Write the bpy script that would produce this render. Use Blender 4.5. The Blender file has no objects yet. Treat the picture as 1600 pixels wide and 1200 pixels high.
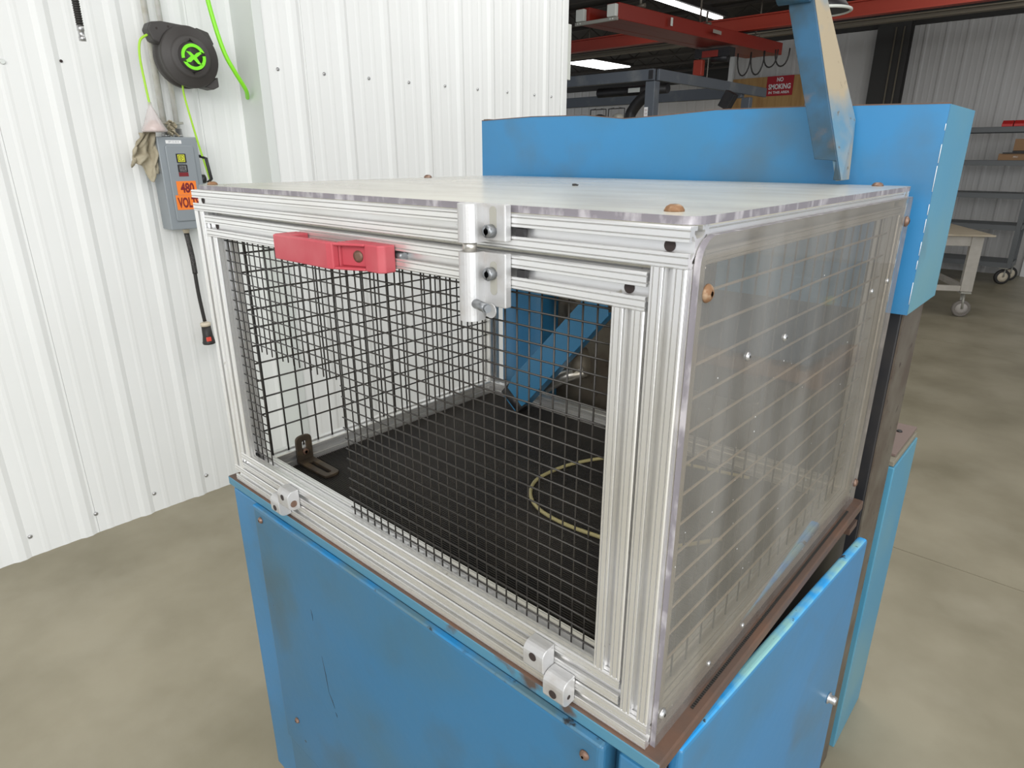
import bpy, bmesh, math, random
from mathutils import Vector, Matrix
random.seed(7)
S = bpy.context.scene
COL = S.collection
R = math.radians

# ------------------------------------------------------------------ camera, world, lights, exposure
cd = bpy.data.cameras.new('camera'); cam = bpy.data.objects.new('camera', cd); COL.objects.link(cam)
cam.location = (1.36851, -0.56536, 1.70)
cam.rotation_euler = (1.2308918, 0.0013417, 0.7339345)
cd.sensor_width = 36.0; cd.sensor_fit = 'HORIZONTAL'
cd.lens = 36.0 * 1008.99 / 1600.0
cd.clip_start = 0.02; cd.clip_end = 100
S.camera = cam

w = bpy.data.worlds.new('shop_air'); S.world = w; w.use_nodes = True
bg = w.node_tree.nodes['Background']; bg.inputs[0].default_value = (0.78, 0.82, 0.88, 1); bg.inputs[1].default_value = 0.75

def area(name, loc, rot, sx, sy, power, col=(1, 1, 1)):
    l = bpy.data.lights.new(name, 'AREA'); l.shape = 'RECTANGLE'; l.size = sx; l.size_y = sy
    l.energy = power; l.color = col
    o = bpy.data.objects.new(name, l); COL.objects.link(o); o.location = loc; o.rotation_euler = rot
    return o
area('shop_light', (1.5, 0.1, 3.75), (0, 0, 0), 3.2, 3.6, 75, (1, 0.99, 0.97))
area('shop_light', (2.2, -3.0, 3.0), (R(58), 0, R(28)), 3.4, 2.0, 120, (1, 0.98, 0.95))
area('side_fill', (5.4, -1.6, 2.0), (0, R(90), R(-8)), 3.0, 4.0, 150, (0.95, 0.98, 1.0))  # fill light added on the right
area('shop_light', (-0.2, 2.9, 3.75), (0, 0, 0), 2.4, 1.6, 36, (1, 0.99, 0.97))
area('shop_light', (1.2, 7.0, 3.75), (0, 0, 0), 3.0, 3.4, 46, (1, 0.97, 0.93))
area('shop_light', (-7.0, 13.0, 3.4), (0, 0, 0), 3.0, 3.0, 60, (1, 0.97, 0.93))

S.view_settings.view_transform = 'Standard'; S.view_settings.look = 'None'
S.view_settings.gamma = 1.0; S.view_settings.use_curve_mapping = False
S.view_settings.exposure = 0.06

# ------------------------------------------------------------------ materials
def mat(name, col, rough=0.5, metal=0.0, col2=None, scale=8.0, lo=0.4, hi=0.65, bump=0.0, bscale=60, spec=0.5,
        col3=None, scale3=30, lo3=0.6, hi3=0.66, stretch=None, detail=6, emit=None, coat=0, chips=None, cscale=38, cth=0.715):
    m = bpy.data.materials.new(name); m.use_nodes = True
    nt = m.node_tree; N = nt.nodes; L = nt.links; b = N['Principled BSDF']
    b.inputs['Roughness'].default_value = rough; b.inputs['Metallic'].default_value = metal
    b.inputs['Specular IOR Level'].default_value = spec
    b.inputs['Coat Weight'].default_value = coat
    tc = N.new('ShaderNodeTexCoord'); src = tc.outputs['Object']
    if stretch:
        mp = N.new('ShaderNodeMapping'); mp.inputs['Scale'].default_value = stretch
        L.new(src, mp.inputs[0]); src = mp.outputs[0]
    def layer(prev, c2, sc, a, z, off):
        n = N.new('ShaderNodeTexNoise'); n.noise_dimensions = '4D'; n.inputs['W'].default_value = off
        n.inputs['Scale'].default_value = sc; n.inputs['Detail'].default_value = detail; L.new(src, n.inputs['Vector'])
        r = N.new('ShaderNodeMapRange'); r.inputs[1].default_value = a; r.inputs[2].default_value = z; L.new(n.outputs[0], r.inputs[0])
        mx = N.new('ShaderNodeMix'); mx.data_type = 'RGBA'; L.new(r.outputs[0], mx.inputs[0])
        if prev is None: mx.inputs[6].default_value = (*col, 1)
        else: L.new(prev, mx.inputs[6])
        mx.inputs[7].default_value = (*c2, 1)
        return mx.outputs[2]
    prev = None
    if col2: prev = layer(None, col2, scale, lo, hi, 1.3)
    if col3: prev = layer(prev, col3, scale3, lo3, hi3, 5.1)
    if chips: prev = layer(prev, chips, cscale, cth, cth + 0.012, 9.7)
    if prev is not None: L.new(prev, b.inputs['Base Color'])
    else: b.inputs['Base Color'].default_value = (*col, 1)
    if bump:
        n = N.new('ShaderNodeTexNoise'); n.inputs['Scale'].default_value = bscale; n.inputs['Detail'].default_value = 4; L.new(src, n.inputs['Vector'])
        bp = N.new('ShaderNodeBump'); bp.inputs['Strength'].default_value = bump; bp.inputs['Distance'].default_value = 0.002
        L.new(n.outputs[0], bp.inputs['Height']); L.new(bp.outputs[0], b.inputs['Normal'])
    if emit: b.inputs['Emission Color'].default_value = (*emit[:3], 1); b.inputs['Emission Strength'].default_value = emit[3]
    return m

def clear_mat(name, tint, diff, through, rough, scratch=True, spotcol=(0.8, 0.8, 0.8), fres=1.0, transl=0.0):
    """scratched clear plastic: part transparent, part haze, glossy skin"""
    m = bpy.data.materials.new(name); m.use_nodes = True
    nt = m.node_tree; N = nt.nodes; L = nt.links; N.remove(N['Principled BSDF']); out = N['Material Output']
    tr = N.new('ShaderNodeBsdfTransparent'); tr.inputs[0].default_value = (*tint, 1)
    df = N.new('ShaderNodeBsdfDiffuse')
    tc = N.new('ShaderNodeTexCoord')
    n = N.new('ShaderNodeTexNoise'); n.inputs['Scale'].default_value = 4; n.inputs['Detail'].default_value = 8
    mp = N.new('ShaderNodeMapping'); mp.inputs['Scale'].default_value = (1, 3.0, 0.8); L.new(tc.outputs['Object'], mp.inputs[0]); L.new(mp.outputs[0], n.inputs[0])
    cr = N.new('ShaderNodeMix'); cr.data_type = 'RGBA'; cr.inputs[6].default_value = (*[c * 0.9 for c in diff], 1); cr.inputs[7].default_value = (*[min(1, c * 1.12) for c in diff], 1)
    L.new(n.outputs[0], cr.inputs[0]); L.new(cr.outputs[2], df.inputs[0])
    mr = N.new('ShaderNodeMapRange'); mr.inputs[1].default_value = 0.35; mr.inputs[2].default_value = 0.7
    mr.inputs[3].default_value = 1 - through - 0.08; mr.inputs[4].default_value = 1 - through + 0.12; L.new(n.outputs[0], mr.inputs[0])
    tl = N.new('ShaderNodeBsdfTranslucent'); L.new(cr.outputs[2], tl.inputs[0]); md = N.new('ShaderNodeMixShader'); md.inputs[0].default_value = transl; L.new(df.outputs[0], md.inputs[1]); L.new(tl.outputs[0], md.inputs[2])
    mx = N.new('ShaderNodeMixShader'); L.new(mr.outputs[0], mx.inputs[0]); L.new(tr.outputs[0], mx.inputs[1]); L.new(md.outputs[0], mx.inputs[2])
    gl = N.new('ShaderNodeBsdfGlossy'); gl.inputs['Roughness'].default_value = rough
    fr = N.new('ShaderNodeFresnel'); fr.inputs[0].default_value = 1.5
    fm = N.new('ShaderNodeMath'); fm.operation = 'MULTIPLY'; fm.inputs[1].default_value = fres; L.new(fr.outputs[0], fm.inputs[0])
    ge_ = N.new('ShaderNodeNewGeometry'); inv = N.new('ShaderNodeMath'); inv.operation = 'SUBTRACT'; inv.inputs[0].default_value = 1; L.new(ge_.outputs['Backfacing'], inv.inputs[1])
    fb = N.new('ShaderNodeMath'); fb.operation = 'MULTIPLY'; L.new(fm.outputs[0], fb.inputs[0]); L.new(inv.outputs[0], fb.inputs[1]); fm = fb
    m2 = N.new('ShaderNodeMixShader'); L.new(fm.outputs[0], m2.inputs[0]); L.new(mx.outputs[0], m2.inputs[1]); L.new(gl.outputs[0], m2.inputs[2])
    last = m2
    if scratch:
        v = N.new('ShaderNodeTexVoronoi'); v.inputs['Scale'].default_value = 30; L.new(tc.outputs['Object'], v.inputs['Vector'])
        lt = N.new('ShaderNodeMath'); lt.operation = 'LESS_THAN'; lt.inputs[1].default_value = 0.03; L.new(v.outputs['Distance'], lt.inputs[0])
        d2 = N.new('ShaderNodeBsdfDiffuse'); d2.inputs[0].default_value = (*spotcol, 1)
        m3 = N.new('ShaderNodeMixShader'); L.new(lt.outputs[0], m3.inputs[0]); L.new(m2.outputs[0], m3.inputs[1]); L.new(d2.outputs[0], m3.inputs[2]); last = m3
    L.new(last.outputs[0], out.inputs[0])
    return m

M = {}
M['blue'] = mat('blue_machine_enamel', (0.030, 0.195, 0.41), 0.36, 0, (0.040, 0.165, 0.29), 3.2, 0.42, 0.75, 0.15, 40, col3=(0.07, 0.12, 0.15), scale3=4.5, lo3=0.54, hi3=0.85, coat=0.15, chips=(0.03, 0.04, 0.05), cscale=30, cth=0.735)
M['blue_dull'] = mat('blue_machine_enamel_dingy', (0.026, 0.150, 0.30), 0.38, 0, (0.045, 0.135, 0.20), 3.0, 0.42, 0.75, 0.2, 40, col3=(0.05, 0.09, 0.10), scale3=4.5, lo3=0.52, hi3=0.85, coat=0.15, chips=(0.03, 0.04, 0.05), cscale=30, cth=0.725)
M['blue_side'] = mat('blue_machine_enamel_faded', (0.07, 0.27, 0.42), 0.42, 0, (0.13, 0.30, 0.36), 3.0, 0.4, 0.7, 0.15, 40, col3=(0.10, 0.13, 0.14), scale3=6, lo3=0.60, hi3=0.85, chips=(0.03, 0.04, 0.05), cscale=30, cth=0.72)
M['blue_worn'] = mat('blue_worn_arm', (0.018, 0.045, 0.065), 0.5, 0, (0.015, 0.085, 0.17), 12, 0.4, 0.6, 0.2, 60, col3=(0.10, 0.08, 0.07), scale3=16, lo3=0.58, hi3=0.72)
M['beige_worn'] = mat('rubbed_pale_paint', (0.34, 0.28, 0.19), 0.6, 0, (0.10, 0.21, 0.30), 6, 0.40, 0.56, 0.2, 60, col3=(0.12, 0.09, 0.06), scale3=50, lo3=0.64, hi3=0.70)
M['lip'] = mat('worn_lip_steel', (0.08, 0.23, 0.33), 0.5, 0.1, (0.10, 0.07, 0.055), 6.5, 0.53, 0.56, 0.2, 80)
M['lip_top'] = mat('rust_brown_ledge', (0.105, 0.068, 0.052), 0.6, 0.1, (0.135, 0.075, 0.05), 14, 0.45, 0.6, 0.2, 80)
M['edge_blue'] = mat('scuffed_bright_blue_edge', (0.03, 0.33, 0.74), 0.4, 0, (0.25, 0.50, 0.50), 12, 0.45, 0.58, 0.2, 60, col3=(0.04, 0.05, 0.06), scale3=60, lo3=0.66, hi3=0.69)
M['edge_dark'] = mat('scuffed_dark_blue_edge', (0.02, 0.20, 0.44), 0.4, 0, (0.09, 0.17, 0.21), 9, 0.42, 0.58, 0.2, 60, col3=(0.03, 0.035, 0.04), scale3=45, lo3=0.62, hi3=0.68)
M['alu'] = mat('anodised_aluminium', (0.86, 0.86, 0.86), 0.34, 0.8, (0.78, 0.77, 0.74), 4, 0.45, 0.65, 0, 200, col3=(0.52, 0.49, 0.43), scale3=45, lo3=0.70, hi3=0.76)
M['groove'] = mat('shaded_groove', (0.36, 0.355, 0.34), 0.6, 0.2)  # darker groove floors: recess shading put into the colour for contrast
M['alu_cast'] = mat('cast_aluminium', (0.54, 0.54, 0.54), 0.45, 0.5, (0.46, 0.44, 0.42), 30, 0.5, 0.7, 0.1, 300)
M['hole'] = mat('dark_hole', (0.03, 0.02, 0.018), 0.7)
M['bolt_dark'] = mat('oxide_black_bolt', (0.24, 0.25, 0.26), 0.35, 0.7)
M['bolt_grey'] = mat('zinc_grey_bolt', (0.50, 0.50, 0.50), 0.35, 0.8)
M['rust'] = mat('rusty_bolt', (0.22, 0.115, 0.055), 0.7, 0.2, (0.36, 0.25, 0.16), 120, 0.5, 0.65, 0.3, 300)
M['brown_bolt'] = mat('brown_bolt', (0.17, 0.10, 0.07), 0.5, 0.4, (0.35, 0.25, 0.2), 120, 0.5, 0.7)
M['wire'] = mat('black_coated_wire', (0.026, 0.023, 0.020), 0.38, 0.0)
M['wire_tan'] = mat('lit_wire', (0.42, 0.37, 0.31), 0.5, 0.3)  # pale tan stands in for light falling on dark wires
M['mat'] = mat('ribbed_black_rubber', (0.035, 0.031, 0.027), 0.55, 0, (0.022, 0.02, 0.019), 6, 0.4, 0.6, spec=0.35)
M['red_handle'] = mat('faded_red_plastic', (0.42, 0.052, 0.07), 0.55, 0, (0.47, 0.10, 0.115), 10, 0.4, 0.65, 0.1, 100)
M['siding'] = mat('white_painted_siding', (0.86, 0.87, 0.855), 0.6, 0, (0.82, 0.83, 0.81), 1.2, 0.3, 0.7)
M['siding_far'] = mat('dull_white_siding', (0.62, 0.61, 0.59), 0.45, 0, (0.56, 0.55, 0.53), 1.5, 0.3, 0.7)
M['trim'] = mat('pale_grey_trim', (0.70, 0.73, 0.70), 0.45)
M['trim_white'] = mat('white_trim', (0.85, 0.86, 0.84), 0.4)
M['floor'] = mat('stained_concrete', (0.33, 0.295, 0.21), 0.42, 0, (0.215, 0.19, 0.125), 2.1, 0.38, 0.70, 0.12, 90, spec=0.5, col3=(0.37, 0.335, 0.25), scale3=2.7, lo3=0.50, hi3=0.9, detail=12)
M['joint'] = mat('dark_joint', (0.09, 0.075, 0.055), 0.9)
M['ceiling'] = mat('dark_roof_underside', (0.030, 0.027, 0.024), 0.8, 0, (0.055, 0.048, 0.04), 3, 0.4, 0.7)
M['joist'] = mat('dusty_joist', (0.07, 0.06, 0.05), 0.7)
M['dark_col'] = mat('dark_grey_column', (0.035, 0.033, 0.03), 0.6)
M['steel_black'] = mat('black_mill_steel', (0.022, 0.022, 0.025), 0.45, 0.2, (0.04, 0.036, 0.034), 10, 0.4, 0.7)
M['steel_brown'] = mat('grey_brown_steel', (0.16, 0.14, 0.11), 0.5, 0.3, (0.11, 0.085, 0.065), 12, 0.4, 0.65, col3=(0.07, 0.05, 0.04), scale3=40, lo3=0.62, hi3=0.7)
M['plate_brown'] = mat('mauve_brown_plate', (0.20, 0.145, 0.125), 0.5, 0.1)
M['rod'] = mat('satin_steel_rod', (0.50, 0.48, 0.44), 0.3, 0.8)
M['tan_panel'] = mat('dull_tan_panel', (0.22, 0.20, 0.15), 0.6)
M['hose_tan'] = mat('yellowed_hose', (0.36, 0.32, 0.16), 0.4)
M['bracket'] = mat('brown_iron_bracket', (0.075, 0.058, 0.042), 0.5, 0.4, (0.14, 0.10, 0.06), 30, 0.5, 0.65)
M['box_grey'] = mat('grey_enamel_box', (0.28, 0.31, 0.33), 0.4, 0.1)
M['orange'] = mat('orange_sticker', (0.95, 0.24, 0.03), 0.5)
M['black'] = mat('black_print', (0.015, 0.012, 0.012), 0.6)
M['maroon'] = mat('dark_red_print', (0.20, 0.015, 0.02), 0.6)
M['yellow'] = mat('yellow_print', (0.80, 0.82, 0.06), 0.5)
M['white'] = mat('white_print', (0.85, 0.85, 0.85), 0.5)
M['reel'] = mat('charcoal_plastic', (0.055, 0.050, 0.047), 0.55, 0, bump=0.2, bscale=400)
M['reel_emblem'] = mat('lime_emblem', (0.22, 0.85, 0.02), 0.5)
M['lime'] = mat('lime_cord', (0.42, 0.75, 0.05), 0.45)
M['lime2'] = mat('lime_hose', (0.28, 0.83, 0.03), 0.4)
M['conduit'] = mat('galvanised_conduit', (0.72, 0.72, 0.68), 0.4, 0.25, (0.58, 0.56, 0.48), 20, 0.4, 0.7)
M['cloth'] = mat('tan_rag', (0.46, 0.41, 0.30), 0.9, 0, (0.33, 0.29, 0.20), 18, 0.42, 0.65, 0.5, 120)
M['clear_tap'] = clear_mat('clear_vinyl', (0.95, 0.92, 0.92), (0.80, 0.75, 0.74), 0.5, 0.2, False)
M['pink'] = mat('pinkish_insert', (0.75, 0.55, 0.47), 0.6)
M['rubber'] = mat('black_rubber', (0.028, 0.026, 0.024), 0.5)
M['mesh_grip'] = mat('dark_mesh_grip', (0.10, 0.095, 0.09), 0.5, 0.4, (0.03, 0.03, 0.03), 260, 0.45, 0.55)
M['plug_red'] = mat('red_switch', (0.85, 0.10, 0.07), 0.4)
M['plug_cream'] = mat('cream_collar', (0.70, 0.62, 0.48), 0.5)
M['crane'] = mat('red_crane_paint', (0.26, 0.022, 0.012), 0.4)
M['crane_far'] = mat('orange_red_beam', (0.40, 0.045, 0.022), 0.45)
M['crane_cap'] = mat('pale_cap', (0.72, 0.74, 0.68), 0.5)
M['galv'] = mat('galvanised_plate', (0.42, 0.41, 0.36), 0.45, 0.4)
M['cream_beam'] = mat('cream_beam', (0.20, 0.175, 0.13), 0.6)
M['ply'] = mat('plywood', (0.50, 0.30, 0.11), 0.6, 0, (0.40, 0.22, 0.075), 3, 0.4, 0.65, stretch=(6, 1, 0.7))
M['sign_red'] = mat('sign_red', (0.42, 0.008, 0.018), 0.5)
M['frame_grey'] = mat('slate_grey_frame', (0.11, 0.125, 0.145), 0.4, 0.3, (0.20, 0.21, 0.21), 5, 0.55, 0.75)
M['cart_grey'] = mat('grey_cart_steel', (0.14, 0.15, 0.155), 0.5, 0.2)
M['cart_white'] = mat('white_painted_steel', (0.50, 0.47, 0.42), 0.5, 0, (0.42, 0.39, 0.34), 12, 0.4, 0.7)
M['board'] = mat('pale_wood_top', (0.46, 0.40, 0.30), 0.6, 0, (0.36, 0.30, 0.21), 6, 0.4, 0.7, stretch=(1, 6, 1))
M['caster_grey'] = mat('grey_caster_tread', (0.20, 0.18, 0.16), 0.6)
M['caster_hub'] = mat('pale_caster_hub', (0.42, 0.39, 0.36), 0.5)
M['card'] = mat('brown_cardboard', (0.32, 0.19, 0.10), 0.8)
M['bin_red'] = mat('red_plastic_bin', (0.62, 0.03, 0.03), 0.4)
M['dirt'] = mat('dark_debris', (0.03, 0.03, 0.03), 0.8)
M['lamp'] = mat('lit_lamp_lens', (1, 1, 1), 0.5, emit=(1, 1, 1, 6))
M['plastic_edge'] = mat('scratched_sheet_edge', (0.20, 0.185, 0.205), 0.45, 0, (0.42, 0.40, 0.42), 60, 0.5, 0.66, stretch=(1, 1, 0.4))
M['side_sheet'] = clear_mat('scratched_clear_side_sheet', (0.88, 0.84, 0.78), (0.42, 0.42, 0.41), 0.77, 0.05, True)
M['top_sheet'] = clear_mat('hazed_clear_top_sheet', (0.93, 0.92, 0.88), (0.95, 0.90, 0.80), 0.20, 0.24, False, fres=0.85, transl=0.42)
M['wood'] = mat('pallet_wood', (0.36, 0.22, 0.12), 0.8)
M['tote'] = mat('slate_tote', (0.13, 0.18, 0.22), 0.5)

# ------------------------------------------------------------------ geometry helpers
class MB:
    def __init__(s): s.b = bmesh.new()
    def face(s, pts, mi=0):
        f = s.b.faces.new([s.b.verts.new(p) for p in pts]); f.material_index = mi; return f
    def box(s, x0, x1, y0, y1, z0, z1, mi=0, tm=None):
        v = [s.b.verts.new(Vector(p) if tm is None else tm @ Vector(p)) for p in
             [(x0, y0, z0), (x1, y0, z0), (x1, y1, z0), (x0, y1, z0), (x0, y0, z1), (x1, y0, z1), (x1, y1, z1), (x0, y1, z1)]]
        out = []
        for i in [(3, 2, 1, 0), (4, 5, 6, 7), (0, 1, 5, 4), (1, 2, 6, 5), (2, 3, 7, 6), (3, 0, 4, 7)]:
            f = s.b.faces.new([v[k] for k in i]); f.material_index = mi; out.append(f)
        return out
    def prism(s, poly, fn, d0, d1, mi=0, smooth=False):
        """poly: 2-D outline; fn(a, b, d) -> point; extruded from d0 to d1"""
        A = [s.b.verts.new(fn(a, b, d0)) for a, b in poly]; B = [s.b.verts.new(fn(a, b, d1)) for a, b in poly]
        n = len(poly)
        for i in range(n):
            f = s.b.faces.new([A[i], A[(i + 1) % n], B[(i + 1) % n], B[i]]); f.material_index = mi; f.smooth = smooth
        for q in (A[::-1], B):
            f = s.b.faces.new(q); f.material_index = mi
    def tube(s, path, r, n=8, mi=0, caps=True, smooth=True):
        P = [Vector(p) for p in path]; k = len(P); rs = r if isinstance(r, (list, tuple)) else [r] * k
        rings = []; up = None
        for i, p in enumerate(P):
            d = (P[min(i + 1, k - 1)] - P[max(i - 1, 0)]).normalized()
            if up is None: up = Vector((0, 0, 1)) if abs(d.z) < 0.9 else Vector((0, 1, 0))
            a = d.cross(up)
            if a.length < 1e-4: a = d.cross(Vector((1, 0.3, 0)))
            a.normalize(); b = a.cross(d).normalized(); up = b
            rings.append([s.b.verts.new(p + (a * math.cos(t) + b * math.sin(t)) * rs[i]) for t in [2 * math.pi * j / n for j in range(n)]])
        for A, B in zip(rings, rings[1:]):
            for j in range(n):
                f = s.b.faces.new([A[j], B[j], B[(j + 1) % n], A[(j + 1) % n]]); f.smooth = smooth; f.material_index = mi
        if caps:
            f = s.b.faces.new(rings[0]); f.material_index = mi
            f = s.b.faces.new(rings[-1][::-1]); f.material_index = mi
    def lathe(s, o, axis, prof, n=20, mi=0, smooth=True):
        """prof: [(distance along axis, radius)]"""
        o = Vector(o); ax = Vector(axis).normalized(); s.tube([o + ax * d for d, _ in prof], [max(r, 1e-4) for _, r in prof], n, mi, True, smooth)
    def done(s, name, m, parent=None, bevel=0, at=None, segs=2):
        me = bpy.data.meshes.new(name)
        bmesh.ops.recalc_face_normals(s.b, faces=s.b.faces)
        if at is not None: bmesh.ops.translate(s.b, verts=s.b.verts, vec=-Vector(at))
        s.b.to_mesh(me); s.b.free()
        for k in (m if isinstance(m, (list, tuple)) else [m]): me.materials.append(M[k])
        o = bpy.data.objects.new(name, me); COL.objects.link(o)
        if at is not None: o.location = at
        if parent is not None:
            o.parent = parent
            # parts keep world coordinates: cancel the parent's world offset
            off = Vector((0, 0, 0)); p = parent
            while p is not None: off += p.location; p = p.parent
            o.location = o.location - off
        if bevel:
            bv = o.modifiers.new('bevel', 'BEVEL'); bv.width = bevel; bv.segments = segs; bv.limit_method = 'ANGLE'; bv.angle_limit = R(40)
        return o

def tag(o, label=None, cat=None, group=None, kind=None):
    if label: o['label'] = label
    if cat: o['category'] = cat
    if group: o['group'] = group
    if kind: o['kind'] = kind
    return o
def thing(name, loc, label=None, cat=None, group=None, kind=None):
    o = bpy.data.objects.new(name, None); COL.objects.link(o); o.location = loc; o.empty_display_size = 0.1
    return tag(o, label, cat, group, kind)
def bx(name, m, parent, x0, x1, y0, y1, z0, z1, bevel=0, at=None):
    b = MB(); b.box(x0, x1, y0, y1, z0, z1); return b.done(name, m, parent, bevel, at)
def spline(P, n=8):
    P = [Vector(p) for p in P]; out = []
    for i in range(len(P) - 1):
        a, b, c, d = P[max(i - 1, 0)], P[i], P[i + 1], P[min(i + 2, len(P) - 1)]
        for j in range(n):
            t = j / n; out.append(0.5 * ((2 * b) + (-a + c) * t + (2 * a - 5 * b + 4 * c - d) * t * t + (-a + 3 * b - 3 * c + d) * t ** 3))
    return out + [P[-1]]
def text(name, body, m, parent, origin, ux, uy, height, width=None, bold=0.0, depth=0.0006, align='CENTER'):
    """flat raised lettering lying in the plane (ux, uy); fitted to a given height and width"""
    cu = bpy.data.curves.new(name, 'FONT'); cu.body = body; cu.align_x = align; cu.align_y = 'BOTTOM'; cu.size = 1; cu.offset = bold; cu.resolution_u = 3
    t = bpy.data.objects.new(name, cu); COL.objects.link(t)
    dg = bpy.context.evaluated_depsgraph_get(); me = bpy.data.meshes.new_from_object(t.evaluated_get(dg))
    bpy.data.objects.remove(t); bpy.data.curves.remove(cu)
    xs = [v.co.x for v in me.vertices]; ys = [v.co.y for v in me.vertices]
    x0, x1, y0, y1 = min(xs), max(xs), min(ys), max(ys)
    sy = height / (y1 - y0); sx = (width / (x1 - x0)) if width else sy
    ux = Vector(ux); uy = Vector(uy); nz = ux.cross(uy); o = Vector(origin); cx = (x0 + x1) / 2
    for v in me.vertices:
        v.co = o + ux * ((v.co.x - cx) * sx) + uy * ((v.co.y - y0) * sy) + nz * depth
    me.materials.clear(); me.materials.append(M[m])
    ob = bpy.data.objects.new(name, me); COL.objects.link(ob)
    if parent is not None:
        ob.parent = parent; off = Vector((0, 0, 0)); p = parent
        while p is not None: off += p.location; p = p.parent
        ob.location = -off
    return ob

# ------------------------------------------------------------------ setting: floor
fl = thing('floor', (0, 0, 0), kind='structure')
bx('floor_bed', 'joint', fl, -14, 6, -5, 18, -0.12, -0.02)
for y0, y1 in [(-5, -1.9), (-1.9, 2.502), (2.502, 6.69), (6.69, 11.1), (11.1, 18)]:
    bx('floor_slab', 'floor', fl, -14, 6, y0 + 0.0025, y1 - 0.0025, -0.03, 0.0)

# ------------------------------------------------------------------ setting: ribbed siding walls
def rib_profile(u0, u1, first, pitch, rh=0.010, minor=True):
    """outline (u, height) of a ribbed sheet between u0 and u1"""
    feats = []
    k = math.floor((u0 - first) / pitch) - 1
    while first + k * pitch < u1 + pitch:
        c = first + k * pitch
        feats += [(c - 0.034, 0), (c - 0.013, rh), (c + 0.013, rh), (c + 0.034, 0)]
        if minor:
            for q in (0.36, 0.66):
                m_ = c + q * pitch; feats += [(m_ - 0.016, 0), (m_ - 0.006, 0.0018), (m_ + 0.006, 0.0018), (m_ + 0.016, 0)]
        k += 1
    pts = [(u0, 0)] + [f for f in feats if u0 + 1e-3 < f[0] < u1 - 1e-3] + [(u1, 0)]
    if feats:
        for a, b in zip(feats, feats[1:]):
            if a[0] <= u0 + 1e-3 < b[0]: pts[0] = (u0, a[1] + (b[1] - a[1]) * (u0 - a[0]) / (b[0] - a[0]))
            if a[0] < u1 - 1e-3 <= b[0]: pts[-1] = (u1, a[1] + (b[1] - a[1]) * (u1 - a[0]) / (b[0] - a[0]))
    return pts
def siding(parent, u0, u1, z0, z1, fn, m, first, pitch, step=3):
    """sheets of siding, each `step` ribs wide; fn(u, h, z) -> point"""
    u = u0; k = 0
    edges = [u0]
    e = first + 0.045
    while e < u1 - 0.1:
        if e > u0 + 0.1: edges.append(e)
        e += pitch * step
    edges.append(u1)
    for a, b in zip(edges, edges[1:]):
        mb = MB(); pr = rib_profile(a, b - 0.0012, first, pitch)
        back = [(b - 0.0012, -0.012), (a, -0.012)]
        mb.prism(pr + back, fn, z0, z1)
        mb.done('siding_panel', m, parent)
CEIL = 3.95
wl = thing('wall_left', (-1.9, 0, 0), kind='structure')
siding(wl, -4.8, 1.11, 0.0, CEIL, lambda u, h, z: (-1.9 + h, u, z), 'siding', 0.058, 0.262)
bx('wall_core', 'siding', wl, -2.02, -1.915, -4.8, 1.11, 0, CEIL)
for k in range(-4, 4):                                              # screws beside the ribs near the floor
    for z in (0.10,):
        b = MB(); b.lathe((-1.898, 0.058 + 0.045 + 0.262 * k, z), (1, 0, 0), [(0, 0.009), (0.003, 0.009), (0.0035, 0.005), (0.007, 0.004)], 10); b.done('screw', 'bolt_grey', wl)
b = MB(); b.lathe((-1.897, 0.357, 2.06), (1, 0, 0), [(0, 0.006), (0.004, 0.005)], 10); b.done('screw', 'hole', wl)
b = MB(); b.lathe((-1.897, 0.16, 2.04), (1, 0, 0), [(0, 0.010), (0.006, 0.008)], 10); b.done('screw', 'trim', wl)
wb = thing('wall_back', (-1.7, 2, 0), kind='structure')
siding(wb, 1.13, 3.34, 0.0, CEIL, lambda u, h, z: (-1.7 + h, u, z), 'siding', 1.30, 0.269)
bx('wall_core', 'siding', wb, -1.9, -1.715, 1.135, 3.36, 0, CEIL)
for k in range(9):
    b = MB(); b.lathe((-1.699, 1.14 + 0.0 + 0.27 * k + (0.05 if k == 0 else 0.03) - (0.09 if k == 8 else 0), 2.085), (1, 0, 0), [(0, 0.008), (0.003, 0.008), (0.0035, 0.0045), (0.007, 0.004)], 10); b.done('screw', 'bolt_grey', wb)
t1 = MB(); t1.box(-1.92, -1.69, 1.09, 1.135, 0, CEIL); tag(t1.done('trim_1', 'trim', None, 0.002), kind='structure')  # grey colour stands in for the weaker light on this step face
t2 = MB(); t2.box(-1.93, -1.685, 3.345, 3.40, 0, CEIL); tag(t2.done('trim_2', 'trim_white', None, 0.003), kind='structure')
wf = thing('wall_far', (0, 11.65, 0), kind='structure')
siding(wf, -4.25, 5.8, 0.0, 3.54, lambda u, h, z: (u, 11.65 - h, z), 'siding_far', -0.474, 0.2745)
bx('wall_core', 'siding_far', wf, -4.25, 5.8, 11.665, 11.76, 0, 3.54)
bx('wall_core', 'siding_far', wf, -4.35, -4.25, 11.62, 17, 0, 3.54)
bx('upper_band', 'dark_col', wf, -4.3, 5.8, 11.60, 11.75, 3.545, CEIL)
wd = thing('wall_back_deep', (0, 17, 0), kind='structure')
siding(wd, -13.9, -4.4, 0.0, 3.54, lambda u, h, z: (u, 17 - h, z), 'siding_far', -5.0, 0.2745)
bx('wall_core', 'siding_far', wd, -13.9, -4.4, 17.015, 17.1, 0, 3.54)
bx('upper_band', 'dark_col', wd, -13.9, -4.4, 16.95, 17.1, 3.545, CEIL)
t3 = MB(); t3.box(0.55, 1.5, 11.56, 11.61, 0, 2.1); tag(t3.done('trim_3', 'siding', None, 0.004), kind='structure')
t4 = MB(); t4.box(-4.32, -4.24, 11.55, 11.61, 0, 3.54); tag(t4.done('trim_4', 'siding', None, 0.003), kind='structure')
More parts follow.
